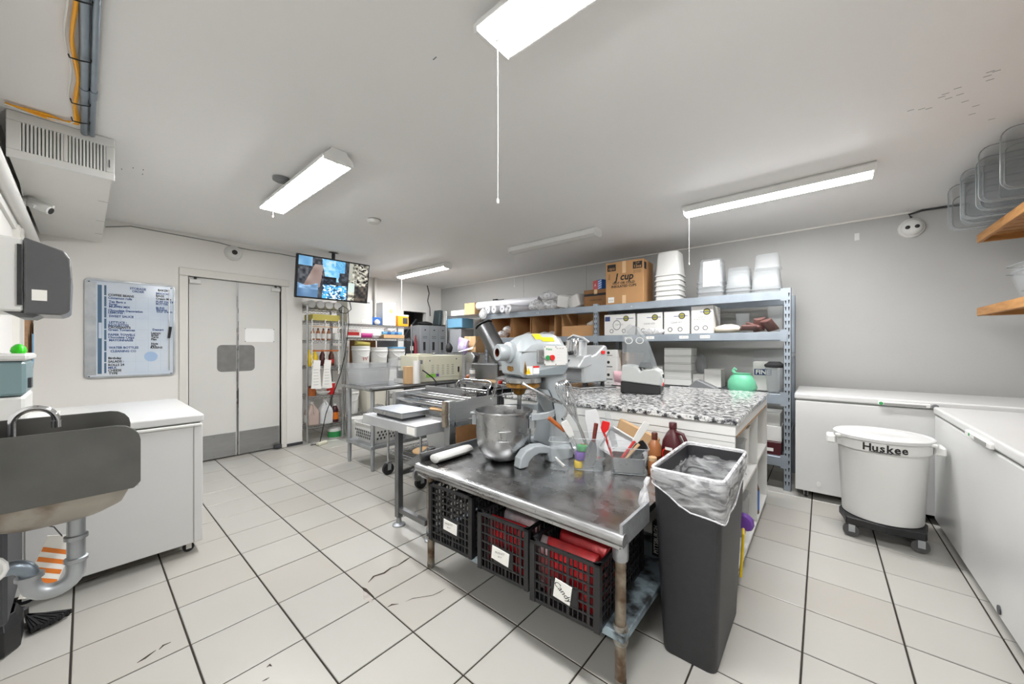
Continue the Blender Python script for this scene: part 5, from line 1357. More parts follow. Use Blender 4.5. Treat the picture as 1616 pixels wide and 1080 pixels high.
for z, h in SH.items():
    for xa, xb in ((-2.09, -.262), (-3.964, -2.143)):
        MB().prism([(RY0 - .004, z - h), (RY0 + .02, z - h), (RY0 + .02, z - .014), (RY0 + .045, z - .014), (RY0 + .045, z), (RY0 - .004, z)], 'x', xa, xb).build('beam', 'rack_paint', t, w=True, bevel=.003)
        MB().box(xa, RY1 - .02, z - h, xb, RY1, z).build('beam', 'rack_paint', t, w=True)
        dk = MB()
        k = int((xb - xa) / .052)
        for i in range(k + 1): dk.rod((xa + .01 + i * (xb - xa - .02) / k, RY0 + .03, z - .004), (xa + .01 + i * (xb - xa - .02) / k, RY1 - .01, z - .004), .0022, 4)
        for i in range(6): dk.rod((xa, RY0 + .06 + i * .11, z - .008), (xb, RY0 + .06 + i * .11, z - .008), .003, 4)
        dk.build('wire_deck', 'galv', t, w=True)
    for x in (-.235, -2.116):
        MB().box(x - (.05 if x > -1 else .03), RY0 - .0065, z - h * 1.15, x - (.0 if x > -1 else -.03), RY0 - .003, z + .02).build('bracket', 'rack_paint', t, w=True)
for x, s in ((-.60 - 1.1, '4'), (-1.45, '25 x'), (-1.10, '22 oz'), (-.9, '16 oz lids')):
    MB().box(x - .045, RY0 - .006, 1.375, x + .045, RY0 - .0045, 1.405).build('shelf_tag', 'paper', t, w=True)
    text(s, .022, 'ink', t, (x, RY0 - .0068, 1.39), (90, 0, 0), w=True)
for x, s in ((-3.0, '113'), (-1.66, 'o')):
    text(s, .03, 'paper', t, (x, RY0 - .0055, 1.755), (90, 0, 0), w=True)
T1, T2, T3, T4 = 1.796, 1.426, .861, .296
# --- top shelf
t = carton('carton', 'large brown cardboard cup box with black printing on the top shelf', (-1.775, 4.28, T1), (.45, .36, .50), R(3), 'card')
text('J cup', .115, 'ink', t, (.0, -.1815, .315), (90, 0, 0), bold=.003, sx=.95, shear=.2)
text('HOT OR COLD\nINSULATED CUPS', .038, 'ink', t, (-.005, -.1815, .225), (90, 0, 0), bold=.0012)
MB().box(-.205, -.182, .395, -.10, -.1803, .475).build('print_block', 'ink', t); MB().box(.105, -.182, .395, .21, -.1803, .475).build('print_block', 'ink', t)
text('12oz', .045, 'card', t, (.157, -.1828, .42), (90, 0, 0), bold=.001); text('CUP', .026, 'card', t, (.157, -.1828, .456), (90, 0, 0)); text('12J12', .036, 'card', t, (-.152, -.1828, .42), (90, 0, 0), bold=.001)
text('BIG DRUM\n50 COUNT', .018, 'ink', t, (.155, -.1815, .36), (90, 0, 0)); text('12J\n16J\n20J', .024, 'ink', t, (-.185, -.1815, .33), (90, 0, 0))
MB().box(-.195, -.182, .02, -.12, -.1803, .085).build('sticker', 'paper', t)
text('||| || |||', .02, 'ink', t, (-.157, -.1828, .05), (90, 0, 0))
MB().box(-.022, -.1812, .0, .022, -.18, .1).build('tape', 'tape', t)
MB().add([(-.05, -.10, .502), (.20, -.10, .502), (.21, .02, .535), (-.04, .02, .535)], [(0, 1, 2, 3)]).build('flap', 'card_dark', t)
MB().box(.2255, -.16, .39, .2268, -.08, .47).build('print_block', 'ink', t)
t = carton('carton', 'smaller brown carton left of the cup box on the top shelf', (-2.17, 4.33, T1), (.33, .32, .215), R(1), 'card_dark')
MB().box(-.16, -.1612, .135, .16, -.16, .165).build('print_band', 'ink', t)
text('FOAM CUPS', .03, 'ink', t, (0, -.1615, .08), (90, 0, 0))
t = carton('snack_box', 'small red and blue striped box on top of the smaller carton', (-2.14, 4.28, T1 + .218), (.17, .14, .12), R(-25), 'blue', False)
MB().box(-.085, -.0712, 0, .01, -.0695, .12).build('red_face', 'red', t)
for i in range(4): MB().cbox((.05, -.0705, .018 + i * .028), (.07, .001, .008), ry=R(-12)).build('stripe', 'white_plastic', t)
text('A', .05, 'paper', t, (-.04, -.0720, .06), (90, 0, 0))
for i, (dx, rz_) in enumerate(((0, 12), (.10, -16))):
    o = MB().rings([MB().rrect(0, 0, w, d, .02, z, 3) for w, d, z in ((.15, .2, 0), (.18, .23, .015), (.18, .23, .03), (.18, .23, .16), (.15, .2, .175))]).build('foam_box', 'white_matte', smooth=True)
    o.location = (-2.67 + dx * 2.1, 4.30, T1 + (.03 if i == 0 else .012)); o.rotation_euler = (R(6), R(rz_), R(-12)); tag(o, ('left' if i == 0 else 'right') + ' white foam box pack leaning on the top shelf', 'box')
rolls = [0, 0, (-3.90, 4.30, .066, 0), (-3.75, 4.28, .06, 0), (-3.60, 4.3, .06, 0), (-3.45, 4.28, .06, 0)]
for i, (x, y, r, _) in enumerate(rolls[2:]):
    t = thing('film_roll', ('leftmost', 'second', 'third', 'rightmost')[i] + ' white film roll lying end-on on the top rack shelf', 'roll', (x, y, T1), R(-8), 'film rolls on the top shelf')
    MB().lathe([(.014, -.26), (r * .9, -.262), (r, -.25), (r, .3), (.014, .3)], (0, 0, r), 20, ax='y', cap0=False).build('roll', 'film_white' if 'film_white' in MATS else mat('film_white', 'e4e4ea', .3, bump=.2, bscale=40, spec=.6), t, smooth=True)
    MB().lathe([(.016, -.255), (.015, .29)], (0, 0, r), 14, ax='y').build('core', 'mid_grey', t, smooth=True)
t = thing('film_roll', 'long white film roll lying along the left end of the top shelf', 'roll', (-3.70, 4.36, T1 + .125), R(4))
MB().lathe([(.02, -.72), (.06, -.725), (.066, -.71), (.066, .5), (.02, .5)], (0, 0, .055), 20, ax='x', cap0=False).build('roll', 'film_white', t, smooth=True)
lump('film_scrap', 'loose end of white film hanging over the rack edge', 'film', (-4.02, 4.03, T1 - .07), (.16, .08, .16), 'film', 11)
lump('film_scrap', 'twisted film tail between the film rolls', 'film', (-3.52, 4.04, T1 - .03), (.10, .07, .12), 'film', 12)
t = thing('spring_clamp', 'black clamp lying on top of the long film roll', 'clamp', (-4.0, 4.36, T1 + .247))
MB().rod((-.12, 0, .006), (.10, .02, .01), .006, 6).build('bar', 'black_rubber', t); MB().box(-.11, -.02, .0, -.03, .02, .025).build('jaw', 'black_rubber', t)
for i, (x, y, z, d, sd) in enumerate(((-3.12, 4.22, 0, (.26, .24, .17), 21), (-2.90, 4.27, 0, (.24, .26, .16), 22), (-2.98, 4.32, .165, (.30, .22, .13), 23))):
    lump('wrapped_cups', ('left', 'right', 'upper')[i] + ' clear bag of wrapped cups on the top shelf', 'cups', (x, y, T1 + z), d, 'film', sd)
# nested square white buckets, upside down
def nested(n, name, lab, x, y, z, w0, w1, h, step, m, group, mr=None):
    for i in range(n):
        o_ = ('bottom', 'second from bottom', 'third from bottom', 'fourth from bottom', 'fifth from bottom', 'topmost')[i] if n > 1 else ''
        if n > 1 and i == n - 1: o_ = 'topmost'
        t = thing(name, (o_ + ' ' + lab).strip(), 'bucket', (x + .002 * (i % 2), y, z + i * step), 0, group)
        MB().rings([MB().rrect(0, 0, a, a, .025, q, 3) for a, q in ((w0, 0), (w1, h - .012), (w1 - .02, h))], cap0=False).build('body', m, t, smooth=True, angle=50)
        MB().rings([MB().rrect(0, 0, a, a, .027, q, 3) for a, q in ((w0, 0), (w0 + .016, .002), (w0 + .016, .012), (w0, .014))], cap0=False, cap1=False).build('rim', mr or m, t, smooth=True, angle=50)
nested(6, 'square_bucket', 'upside-down square white bucket in the nested stack right of the cup box', -1.30, 4.27, T1, .255, .215, .27, .055, 'white_plastic', 'nested white buckets')
nested(4, 'clear_food_box', 'upside-down clear food box in the nested stack with printed measure marks', -.875, 4.26, T1, .235, .20, .25, .048, 'clear_frost', 'nested clear food boxes')
t = thing('printed_sheet', 'white printed sheet inside the nested clear food boxes', 'paper', (-.86, 4.145, T1 + .10))
MB().cbox((0, 0, .14), (.15, .002, .26), rx=R(-4)).build('sheet', 'paper', t)
for i in range(4): text(('1 qt', '2 qt', '3 qt', '4 qt')[i], .018, 'red', t, (.0, -.012 + .006 * i * .7, .06 + i * .05), (86, 0, 0))
mat('clear_grey', 'a4a8aa', .35, alpha=.34)
nested(3, 'grey_food_box', 'upside-down frosted grey food box beside the clear stack', -.63, 4.26, T1, .215, .18, .21, .035, 'clear_grey', 'frosted food boxes')
nested(2, 'grey_food_box', 'frosted grey food box at the right end of the top shelf', -.405, 4.26, T1, .235, .20, .21, .03, 'clear_grey', 'right end food boxes')
nested(1, 'clear_food_box', 'clear box balanced on top of the right end food boxes', -.40, 4.30, T1 + .242, .20, .18, .14, .03, 'clear_frost', None)
# --- second shelf: white supply cartons
def supply(label, x0, x1, h, words, y=4.28, d=.34):
    t = carton('supply_carton', label, ((x0 + x1) / 2, y, T2), (x1 - x0, d, h), 0, 'white_matte', False)
    w = x1 - x0
    MB().lathe([(.028, -d / 2 - .001), (.0005, -d / 2 - .0012)], (w * .22, 0, h * .78), 20, ax='y', cap0=False).build('round_mark', 'gold' if 'gold' in MATS else mat('gold', '8f8a3c', .5), t)
    MB().lathe([(.034, -d / 2 - .0006), (.026, -d / 2 - .0014)], (w * .22, 0, h * .78), 20, ax='y', cap0=False, cap1=False).build('round_mark', 'ink', t)
    MB().box(-w * .1, -d / 2 - .0013, h * .765, w * .45, -d / 2 - .0002, h * .79).build('print_line', 'navy' if 'navy' in MATS else mat('navy', '283a6b', .5), t)
    text(words, .024, 'mid_grey', t, (0, -d / 2 - .0015, h * .5), (90, 0, 0))
    for i in range(2): MB().lathe([(.024, -d / 2 - .001), (.018, -d / 2 - .0012)], (-w * .25 + i * w * .4, 0, h * .2), 16, ax='y', cap0=False, cap1=False).build('print_ring', 'ink', t)
    return t
t = supply('white supply carton with a large oval print at the left of the second shelf', -2.02, -1.64, .25, ' CUP LIDS ')
MB().lathe([(.05, -.1714), (.042, -.1716)], (-.03, 0, .12), 24, ax='y', cap0=False, cap1=False, sx=1.2).build('print_ring', 'mid_grey', t)
MB().box(-.18, -.1715, .17, -.115, -.1702, .225).build('print_block', 'navy', t)
supply('white supply carton with dark print lines behind the blender cover', -1.615, -1.335, .245, 'CLEAR LIDS')
supply('white supply carton with a drawn bowl in the middle of the second shelf', -1.315, -1.06, .245, 'CLEAR PET')
supply('tallest white supply carton at the right of the second shelf', -1.04, -.835, .285, 'CLEAR PET\nPORTION CUP\nLIDS')
lump('plastic_bag', 'grey plastic bag sticking up between the white supply cartons', 'bag', (-1.10, 4.55, T2), (.16, .16, .30), 'clear_smoke', 31)
lump('plastic_bag', 'clear crumpled bag lying in front of the middle supply cartons', 'bag', (-1.42, 4.09, T2), (.26, .07, .08), 'film', 32)
lump('flour_bag', 'low beige bag lying on the right of the second shelf', 'bag', (-.72, 4.2, T2), (.26, .18, .09), 'card_pale2' if 'card_pale2' in MATS else mat('card_pale2', 'cfc4b4', .8), 33)
tub_thing('clear_cup', 'small clear cup behind the beige bag on the second shelf', 'cup', (-.62, 4.4, T2), .2, (.1, .1), (.12, .12), 'clear')
for i, (x, y, rz_) in enumerate(((-.55, 4.18, 20), (-.47, 4.22, -30), (-.42, 4.17, 60), (-.50, 4.16, 100))):
    packet(('leftmost', 'upper middle', 'rightmost', 'topmost')[i] + ' small brown packet in the heap on the second shelf', (x, y, T2 + .03 + .012 * i), (.14, .04, .10), (R(70), R(20 * i), R(rz_)), 'foil_brown' if 'foil_brown' in MATS else mat('foil_brown', '6d4d48', .4, .1, bump=.3, bscale=20), 'brown packets heap')
tub_thing('clear_cup', 'tall clear measuring cup beside the rack post on the second shelf', 'cup', (-.335, 4.25, T2), .25, (.10, .10), (.13, .13), 'clear')
# --- second shelf, left bay: open brown cartons lying on their side
for i, (x, w, fr, lb) in enumerate(((-3.72, .40, 'front', 'brown carton lying open with wrapped cups inside, leftmost on the second shelf'), (-3.32, .34, 'front', 'second open brown carton from the left on the second shelf'),
                                (-2.93, .38, 'front', 'third open brown carton from the left on the second shelf'), (-2.40, .46, 'tray', 'brown carton with a cut-down front and one cup beside the rack post'))):
    carton('carton', lb, (x, 4.32, T2), (w, .42, .32), 0, 'card', False, opened=fr)
for i, (x, z, sd) in enumerate(((-3.78, 0, 41), (-3.66, .07, 42), (-3.25, 0, 43), (-2.98, 0, 44), (-2.85, 0, 45))):
    lump('wrapped_cups', ('clear wrapped cup pack low in the leftmost open carton', 'upper clear wrapped cup pack in the leftmost open carton', 'flat clear pack in the second open carton', 'clear pack at the left of the third open carton', 'clear pack at the right of the third open carton')[i], 'cups', (x, 4.22, T2 + .006 + z), (.17, .2, .11 if i < 2 else .07), 'film', sd)
o = MB().lathe([(.03, 0), (.043, .11), (.045, .112), (.040, .108), (.028, .004)], n=20).build('paper_cup', 'white_matte', smooth=True); o.location = (-2.30, 4.22, T2 + .14); o.rotation_euler = (R(-70), 0, R(-35)); tag(o, 'white paper cup lying in the cut-down carton', 'cup')
text('CUPS', .05, 'ink', bpy.data.objects['carton.004'] if False else None, (-2.52, 4.1085, T2 + .065), (90, 0, 0)) if False else None
# --- third shelf
for i, (z, h, lb) in enumerate(((0, .15, 'lowest white carton beside the vegetable cutter on the third shelf'), (.151, .15, 'middle white carton with a round emblem on the third shelf'), (.302, .09, 'top white carton with an open flap on the third shelf'))):
    t = carton('supply_carton', lb, (-1.965, 4.2, T3 + z), (.22, .2, h), R(2), 'white_matte', False)
    MB().lathe([(.018, -.1012), (.0005, -.1014)], (0, 0, h * .6), 14, ax='y', cap0=False).build('round_mark', 'ink', t)
    MB().box(-.05, -.1012, h * .2, .05, -.1003, h * .3).build('print_line', 'mid_grey', t)
carton('carton', 'brown carton beside the white carton stack on the third shelf', (-1.78, 4.38, T3), (.18, .3, .36), 0, 'card_dark')
carton('carton', 'brown carton behind the vegetable cutter on the third shelf', (-2.42, 4.35, T3), (.4, .35, .38), 0, 'card')
carton('carton', 'wide brown carton behind the mixer head on the third shelf', (-2.95, 4.35, T3), (.55, .38, .42), 0, 'card_dark')
carton('carton', 'brown carton at the left end of the third shelf', (-3.6, 4.35, T3), (.5, .38, .40), 0, 'card')
packet('pink plastic wrapper beside the white cartons on the third shelf', (-1.83, 4.12, T3), (.12, .06, .14), (R(8), 0, 0), 'pink' if 'pink' in MATS else mat('pink', 'e6b9c2', .5), None)
for i in range(5):
    t = carton('pastry_box', ('bottom', 'second from bottom', 'middle', 'second from top', 'topmost')[i] + ' flat white pastry box in the third shelf stack', (-1.225, 4.40, T3 + i * .083), (.285, .24, .081), R(.6 * (-1) ** i), 'white_plastic', False, 'stacked white pastry boxes')
    MB().box(-.143, -.121, .066, .143, -.1195, .070).build('lid_edge', 'grey_line', t)
lump('plastic_bag', 'grey translucent bag right of the pastry boxes', 'bag', (-1.02, 4.45, T3 + .13), (.12, .2, .22), 'clear_smoke', 51)
carton('pastry_box', 'white box under the grey bag on the third shelf', (-1.02, 4.42, T3), (.11, .22, .13), 0, 'white_matte', False)
carton('pastry_box', 'plain white upright box in the middle of the third shelf', (-.88, 4.40, T3), (.16, .2, .19), 0, 'white_matte', False)
o = MB().prism([(-.14, 0), (.14, 0), (.11, .02), (-.04, .085), (-.07, .08)], 'y', -.06, .06).build('paper_wedge', 'mid_grey', bevel=.008); o.location = (-.93, 4.14, T3); tag(o, 'grey-brown folded pouch in front of the white boxes', 'pouch')
carton('pastry_box', 'small white cartons left of the pastry boxes on the third shelf', (-1.46, 4.42, T3), (.12, .2, .2), 0, 'white_matte', False)
bottle('white_bottle', 'white bottle left of the pastry boxes on the third shelf', (-1.58, 4.38, T3), [(.04, 0), (.042, .005), (.042, .2), (.02, .24)], 'white_plastic', (.02, .24, .28, 'grey_line'))
mat('green_film', '7fdcb2', .35, alpha=.62, bump=.4, bscale=25)
t = thing('produce_bag', 'tied green plastic bag on the third shelf of the rack', 'bag', (-.60, 4.19, T3))
MB().rings([[(.125 * q * math.cos(a) * (1 + .05 * math.sin(5 * a + z * 40)), .1 * q * math.sin(a), z) for a in [2 * PI * i / 20 for i in range(20)]] for q, z in ((.9, 0), (1, .03), (.93, .09), (.72, .14), (.55, .155), (.62, .17))]).build('bag', 'green_film', t, smooth=True)
MB().tube([(-.05, 0, .155), (-.075, 0, .19), (-.06, 0, .215), (-.045, 0, .2)], [.016, .014, .012, .008], 8).build('knot', 'green_film', t, smooth=True)
t = carton('print_carton', 'white carton with bold lettering behind the clear jug', (-.42, 4.40, T3), (.2, .2, .28), 0, 'white_matte', False)
MB().box(-.09, -.1012, .15, .05, -.1002, .21).build('print_block', 'navy', t)
text('FINE', .06, 'paper', t, (-.02, -.1018, .178), (90, 0, 0), bold=.002)
t = thing('blender_jar', 'clear blender jar with a black lid next to the rack post', 'jar', (-.335, 4.17, T3))
MB().rings([MB().rrect(0, 0, w, w, .02, z, 4) for w, z in ((.10, 0), (.11, .01), (.14, .235), (.134, .235), (.10, .015))]).build('jar', 'clear_smoke', t, smooth=True)
MB().lathe([(.072, .236), (.08, .245), (.08, .262), (.06, .275), (.045, .29)], n=24).build('lid', 'black_rubber', t, smooth=True)
t.rotation_euler = (0, 0, 0)
o = MB().cbox((0, 0, .13), (.26, .006, .20), rx=R(-14)).build('smoky_plate', 'clear_smoke'); o.location = (-.42, 4.56, T3 + .17); tag(o, 'smoky plastic lid leaning above the lettered carton', 'lid')
# --- fourth shelf, visible between island and post
carton('supply_carton', 'white carton with a barcode on the lowest rack shelf', (-.40, 4.25, T4 + .12), (.24, .24, .14), 0, 'white_matte', False)
t = carton('tea_box', 'dark maroon box on the lowest rack shelf', (-.38, 4.22, T4), (.2, .22, .118), 0, 'maroon', False)
MB().box(-.08, -.112, .03, .04, -.1102, .06).build('print_patch', 'paper', t)
carton('supply_carton', 'plain white carton on top of the barcode carton', (-.42, 4.27, T4 + .262), (.26, .26, .12), 0, 'white_plastic', False)

# ------------------------------------------------------------------ wooden wall shelves on the right
for zz, lb in ((2.085, 'upper slatted wooden wall shelf on the right wall'), (1.525, 'lower slatted wooden wall shelf on the right wall')):
    t = thing('wooden_shelf', lb, 'shelf', (1.1, 3.0, zz))
    MB().box(.905, 1.5, zz, .930, 4.44, zz + .062).build('front_rail', 'wood', t, w=True, bevel=.003)
    MB().box(.930, 4.415, zz, 1.315, 4.44, zz + .062).build('end_rail', 'wood', t, w=True, bevel=.003)
    MB().box(1.29, 1.5, zz, 1.315, 4.415, zz + .062).build('back_rail', 'wood', t, w=True)
    for i in range(26):
        y = 1.52 + i * .112
        MB().box(.930, y, zz + .040, 1.29, y + .095, zz + .058).build('slat', 'wood', t, w=True)
def pan(label, y, x, z, rot, m='clear_smoke', bot=(.46, .25), top=(.53, .32), h=.15):
    t = thing('food_pan', label, 'food pan', (x, y, z), 0, None)
    t.rotation_euler = rot
    MB().tub(0, 0, 0, h, bot, top, .045, .003, .012, 5).build('body', m, t, smooth=True, angle=50)
    MB().tube(MB().rrect(0, 0, top[0] + .024, top[1] + .024, .055, h + .002, 5), .003, 6, closed=True).build('rim', 'pan_edge', t, smooth=True)
    MB().tube(MB().rrect(0, 0, bot[0] - .004, bot[1] - .004, .045, .002, 5), .0022, 6, closed=True).build('base_edge', 'pan_edge', t, smooth=True)
    MB().tube(MB().rrect(0, 0, bot[0] - .16, bot[1] - .1, .03, .004, 4), .002, 6, closed=True).build('inner_step', 'pan_edge', t, smooth=True)
    return t
mat('pan_edge', '9aa0a3', .2, alpha=.75)
UZ = 2.149
for i, y in enumerate((4.36, 4.20, 4.04, 3.86, 3.66, 3.44)):
    pan(('first', 'second', 'third', 'fourth', 'fifth', 'sixth')[i] + ' smoky clear food pan from the back wall on the upper wooden shelf', y, 1.0 + .03 * (i % 2), UZ + .174, (R(90), 0, 0))
pan('clear food box on the lower wooden shelf', 3.72, 1.09, 1.592, (0, 0, R(4)), 'clear', (.26, .30), (.32, .38), .16)
pan('clear food box nested on the lower wooden shelf box', 3.72, 1.09, 1.64, (0, 0, R(4)), 'clear', (.26, .30), (.32, .38), .16)
# ceiling specks
sp = MB()
rnd = random.Random(5)
SPECKS = [(0.573, 2.624), (0.592, 2.635), (0.572, 2.658), (0.589, 2.703), (0.457, 2.712), (0.449, 2.735), (0.477, 2.771), (0.512, 2.765), (0.491, 2.69), (0.598, 2.948), (0.604, 3.04), (0.546, 2.86), (0.351, 2.784), (0.392, 2.805), (0.42, 2.823), (0.698, 3.176), (-1.257, 0.968), (-3.691, 0.167), (-3.605, 0.217), (-3.59, 0.265), (-3.686, 0.269)]
# ------------------------------------------------------------------ wire shelving beside the swing doors
t = thing('wire_rack', 'narrow chrome wire rack of bottles beside the door wall', 'rack', (-5.36, 2.14, 0))
posts4(t, -5.56, 1.905, -5.165, 2.37, .02, 1.86)
for z in (1.80, 1.64, 1.376, 1.02, .62, .222): wire_shelf(t, -5.56, 1.905, -5.165, 2.37, z, 'y', .03)
for i in range(4):
    y = 1.965 + i * .115
    o = MB().lathe([(.001, .06), (.05, .062), (.054, .05), (.054, -.25), (.001, -.25)], (0, 0, .055), 18, ax='x').build('cup_sleeve', 'white_matte', smooth=True)
    o.location = (-5.24, y, 1.806); tag(o, ('leftmost', 'second', 'third', 'rightmost')[i] + ' white round cup sleeve lying on the narrow wire rack', 'cups', 'cup sleeves on the wire rack')
carton('yellow_box', 'long pale yellow box on the upper shelf of the narrow rack', (-5.33, 2.16, 1.645), (.28, .36, .085), 0, 'yellow_pale' if 'yellow_pale' in MATS else mat('yellow_pale', 'cdbf63', .6), False)
for i in range(4):
    bottle('sauce_bottle', ('leftmost', 'second', 'third', 'rightmost')[i] + ' brown and white sauce bottle on the third shelf of the narrow rack', (-5.24, 2.0 + i * .07, 1.381), [(.024, 0), (.026, .004), (.026, .10), (.012, .14)], 'caramel', (.012, .14, .16, 'choc'), (.0265, .02, .09, 'white_matte'), 12, 'sauce bottles on the narrow rack')
o = MB().box(-.04, -.04, 0, .04, .04, .1).build('white_timer', 'white_plastic', bevel=.008); o.location = (-5.22, 2.31, 1.381); tag(o, 'small white cube beside the sauce bottles', 'box')
for i, (y, m, lb) in enumerate(((1.955, 'yellow', 'yellow mustard bottle at the left of the narrow rack'), (2.03, 'yellow', 'second yellow bottle on the narrow rack'), (2.13, 'maroon', 'dark red bottle in the middle of the narrow rack'), (2.25, 'choc', 'dark brown bottle with a red label on the narrow rack'))):
    bottle('sauce_bottle', lb, (-5.25, y, 1.026), [(.034, 0), (.036, .005), (.036, .14), (.016, .19)], m, (.016, .19, .22, m), (.0365, .04, .09, 'red') if i == 3 else None, 14)
for y, lb in ((2.0, 'left bundle of hanging white receipts on the narrow rack'), (2.14, 'right bundle of hanging white receipts on the narrow rack')):
    t = thing('paper_strips', lb, 'papers', (-5.135, y, .78), R(90))
    MB().cbox((0, 0, .14), (.09, .004, .38), ry=R(5)).build('sheet', 'paper', t); MB().cbox((.02, .008, .11), (.08, .003, .34), ry=R(-6)).build('sheet', 'paper', t)
    for k in range(6): MB().box(-.03, -.0035, .0 + k * .04, .03, -.0025, .004 + k * .04).build('print_line', 'grey_line', t)
for y, lb in ((1.95, 'left'), (2.12, 'middle'), (2.30, 'right')):
    t = tag(MB().tube([(-5.14, y, 1.66 - k * .03) if k % 2 else (-5.143, y + .01, 1.66 - k * .03) for k in range(26)], .008, 5).build('chain_strip', 'white_plastic'), lb + ' thin white bead strip hanging in front of the narrow rack', 'strip', 'bead strips on the narrow rack')
o = MB().cbox((0, 0, 0), (.012, .34, .02)).build('wood_bar', 'wood_orange'); o.location = (-5.14, 2.13, 1.235); tag(o, 'upper orange wooden bar across the narrow rack', 'bar')
o = MB().cbox((0, 0, 0), (.012, .34, .012)).build('wood_bar', 'card_pale'); o.location = (-5.14, 2.13, 1.56); tag(o, 'thin pale wooden bar near the top of the narrow rack', 'bar')
bottle('spice_jar', 'brown jar on the fourth shelf of the narrow rack', (-5.26, 2.0, .626), [(.05, 0), (.052, .005), (.052, .1), (.045, .11)], 'wood_orange', (.045, .11, .13, 'choc'), cat='jar')
bottle('red_tub', 'red tub with a white rim on the fourth shelf of the narrow rack', (-5.25, 2.24, .626), [(.05, 0), (.06, .15), (.062, .155)], 'red_bright', (.063, .155, .165, 'white_plastic'), cat='tub')
o = MB().lathe([(.03, 0), (.075, .03), (.09, .055), (.088, .058), (.07, .034), (.02, .006)], n=24).build('white_bowl', 'white_plastic', smooth=True); o.location = (-5.20, 2.12, .626); tag(o, 'white bowl on the fourth shelf of the narrow rack', 'bowl')
gallon('gallon_jug', 'clear gallon jug with pink liquid on the bottom shelf', (-5.27, 2.0, .228), 'clear_pink' if 'clear_pink' in MATS else mat('clear_pink', 'c4b0a6', .3, alpha=.85), s=1.1, liquid='paper')
gallon('gallon_jug', 'translucent white gallon jug on the bottom shelf', (-5.25, 2.165, .228), 'translucent_white', s=1.15)
bottle('juice_bottle', 'juice bottle with an orange label on the bottom shelf', (-5.25, 2.30, .228), [(.044, 0), (.046, .005), (.046, .17), (.03, .21), (.018, .23)], 'maroon', (.02, .23, .25, 'white_plastic'), (.0465, .04, .14, 'orange'))
bottle('cleaner_tub', 'white tub with a green label on the floor under the narrow rack', (-5.27, 2.30, 0), [(.08, 0), (.085, .006), (.085, .12), (.075, .14)], 'white_plastic', None, (.0855, .02, .10, 'green'), cat='tub')
o = MB().cbox((0, 0, .02), (.06, .14, .035), rz=.4).build('power_strip', 'cream_paint', bevel=.006); o.location = (-5.02, 2.03, 0); tag(o, 'cream power strip on the floor by the narrow rack', 'power strip')

t = thing('wire_rack', 'wide chrome wire rack of buckets and boxes behind the prep table', 'rack', (-5.4, 2.98, 0))
posts4(t, -5.63, 2.42, -5.2, 3.53, .02, 1.66)
for z in (1.62, 1.42, .965, .30): wire_shelf(t, -5.63, 2.42, -5.2, 3.53, z, 'y', .04)
def box_facing(label, name, y0, y1, z, h, m, x=-5.24, d=.3, cat='box'):
    o = thing(name, label, cat, (x - d / 2, (y0 + y1) / 2, z))
    MB().box(-d / 2, (y0 - y1) / 2, 0, d / 2, (y1 - y0) / 2, h).build('body', m, o, bevel=.003)
    return o
t = box_facing('large pale grey cabinet box on top of the wide rack under the television', 'metal_box', 2.47, 2.86, 1.626, .36, 'soffit_paint', d=.34)
MB().box(.171, .02, .02, .173, .17, .075).build('sticker', 'paper', t); MB().box(.171, .1, .32, .173, .15, .34).build('badge', 'grey_line', t)
t = box_facing('small blue and white box on top of the wide rack', 'snack_box', 2.85, 3.0, 1.626, .12, 'blue', d=.16)
lump('tissue', 'white print swirl bag in front of the small blue box', 'bag', (-5.23, 2.93, 1.63), (.03, .1, .08), 'white_matte', 61)
t = box_facing('tall white box with a green leaf print on top of the wide rack', 'tall_box', 3.03, 3.26, 1.626, .36, 'white_matte', d=.2)
MB().lathe([(.035, .1015), (.001, .1017)], (0, .03, .23), 16, ax='x', cap0=False).build('leaf_print', 'leaf' if 'leaf' in MATS else mat('leaf', 'a3b274', .6), t)
text('ALOHA', .035, 'mid_grey', t, (.102, -.07, .22), (90, -90, 90))
t = box_facing('orange box with a dark window at the right of the wide rack top', 'orange_box', 3.30, 3.50, 1.626, .17, 'orange_box' if 'orange_box' in MATS else mat('orange_box', 'e39a1f', .5), d=.2)
MB().box(.1, -.01, .04, .1015, .08, .14).build('window', 'dark_grey', t); MB().box(.1, -.1, .165, .1015, .1, .19).build('lid', 'white_matte', t)
t = box_facing('white box with red print on the second shelf of the wide rack', 'print_box', 2.44, 2.68, 1.426, .13, 'white_matte', d=.24)
MB().box(.1205, -.09, .03, .122, .09, .08).build('red_print', 'red', t); text('PASTRY', .04, 'red', t, (.1225, 0, .098), (90, 0, 90))
packet('magenta and white packet on the second shelf of the wide rack', (-5.27, 2.78, 1.426), (.2, .07, .07), (R(0), 0, R(90)), 'magenta' if 'magenta' in MATS else mat('magenta', 'b5317f', .5), None)
lump('plastic_bag', 'white plastic bag beside the magenta packet', 'bag', (-5.28, 2.92, 1.426), (.18, .18, .07), 'film', 62)
t = box_facing('shallow tan tray of small packs on the second shelf of the wide rack', 'tan_tray', 3.05, 3.42, 1.426, .055, 'card_pale', d=.24, cat='tray')
for i in range(5):
    packet(('leftmost', 'second', 'middle', 'fourth', 'rightmost')[i] + ' small blue pack in the tan tray', (-5.30, 3.10 + i * .065, 1.482), (.1, .05, .05), (0, 0, R(90)), 'blue' if i % 2 else 'light_blue', 'packs in the tan tray')
lump('plastic_bag', 'clear plastic heap on top of the tan tray packs', 'bag', (-5.33, 3.2, 1.52), (.16, .2, .09), 'film', 63)
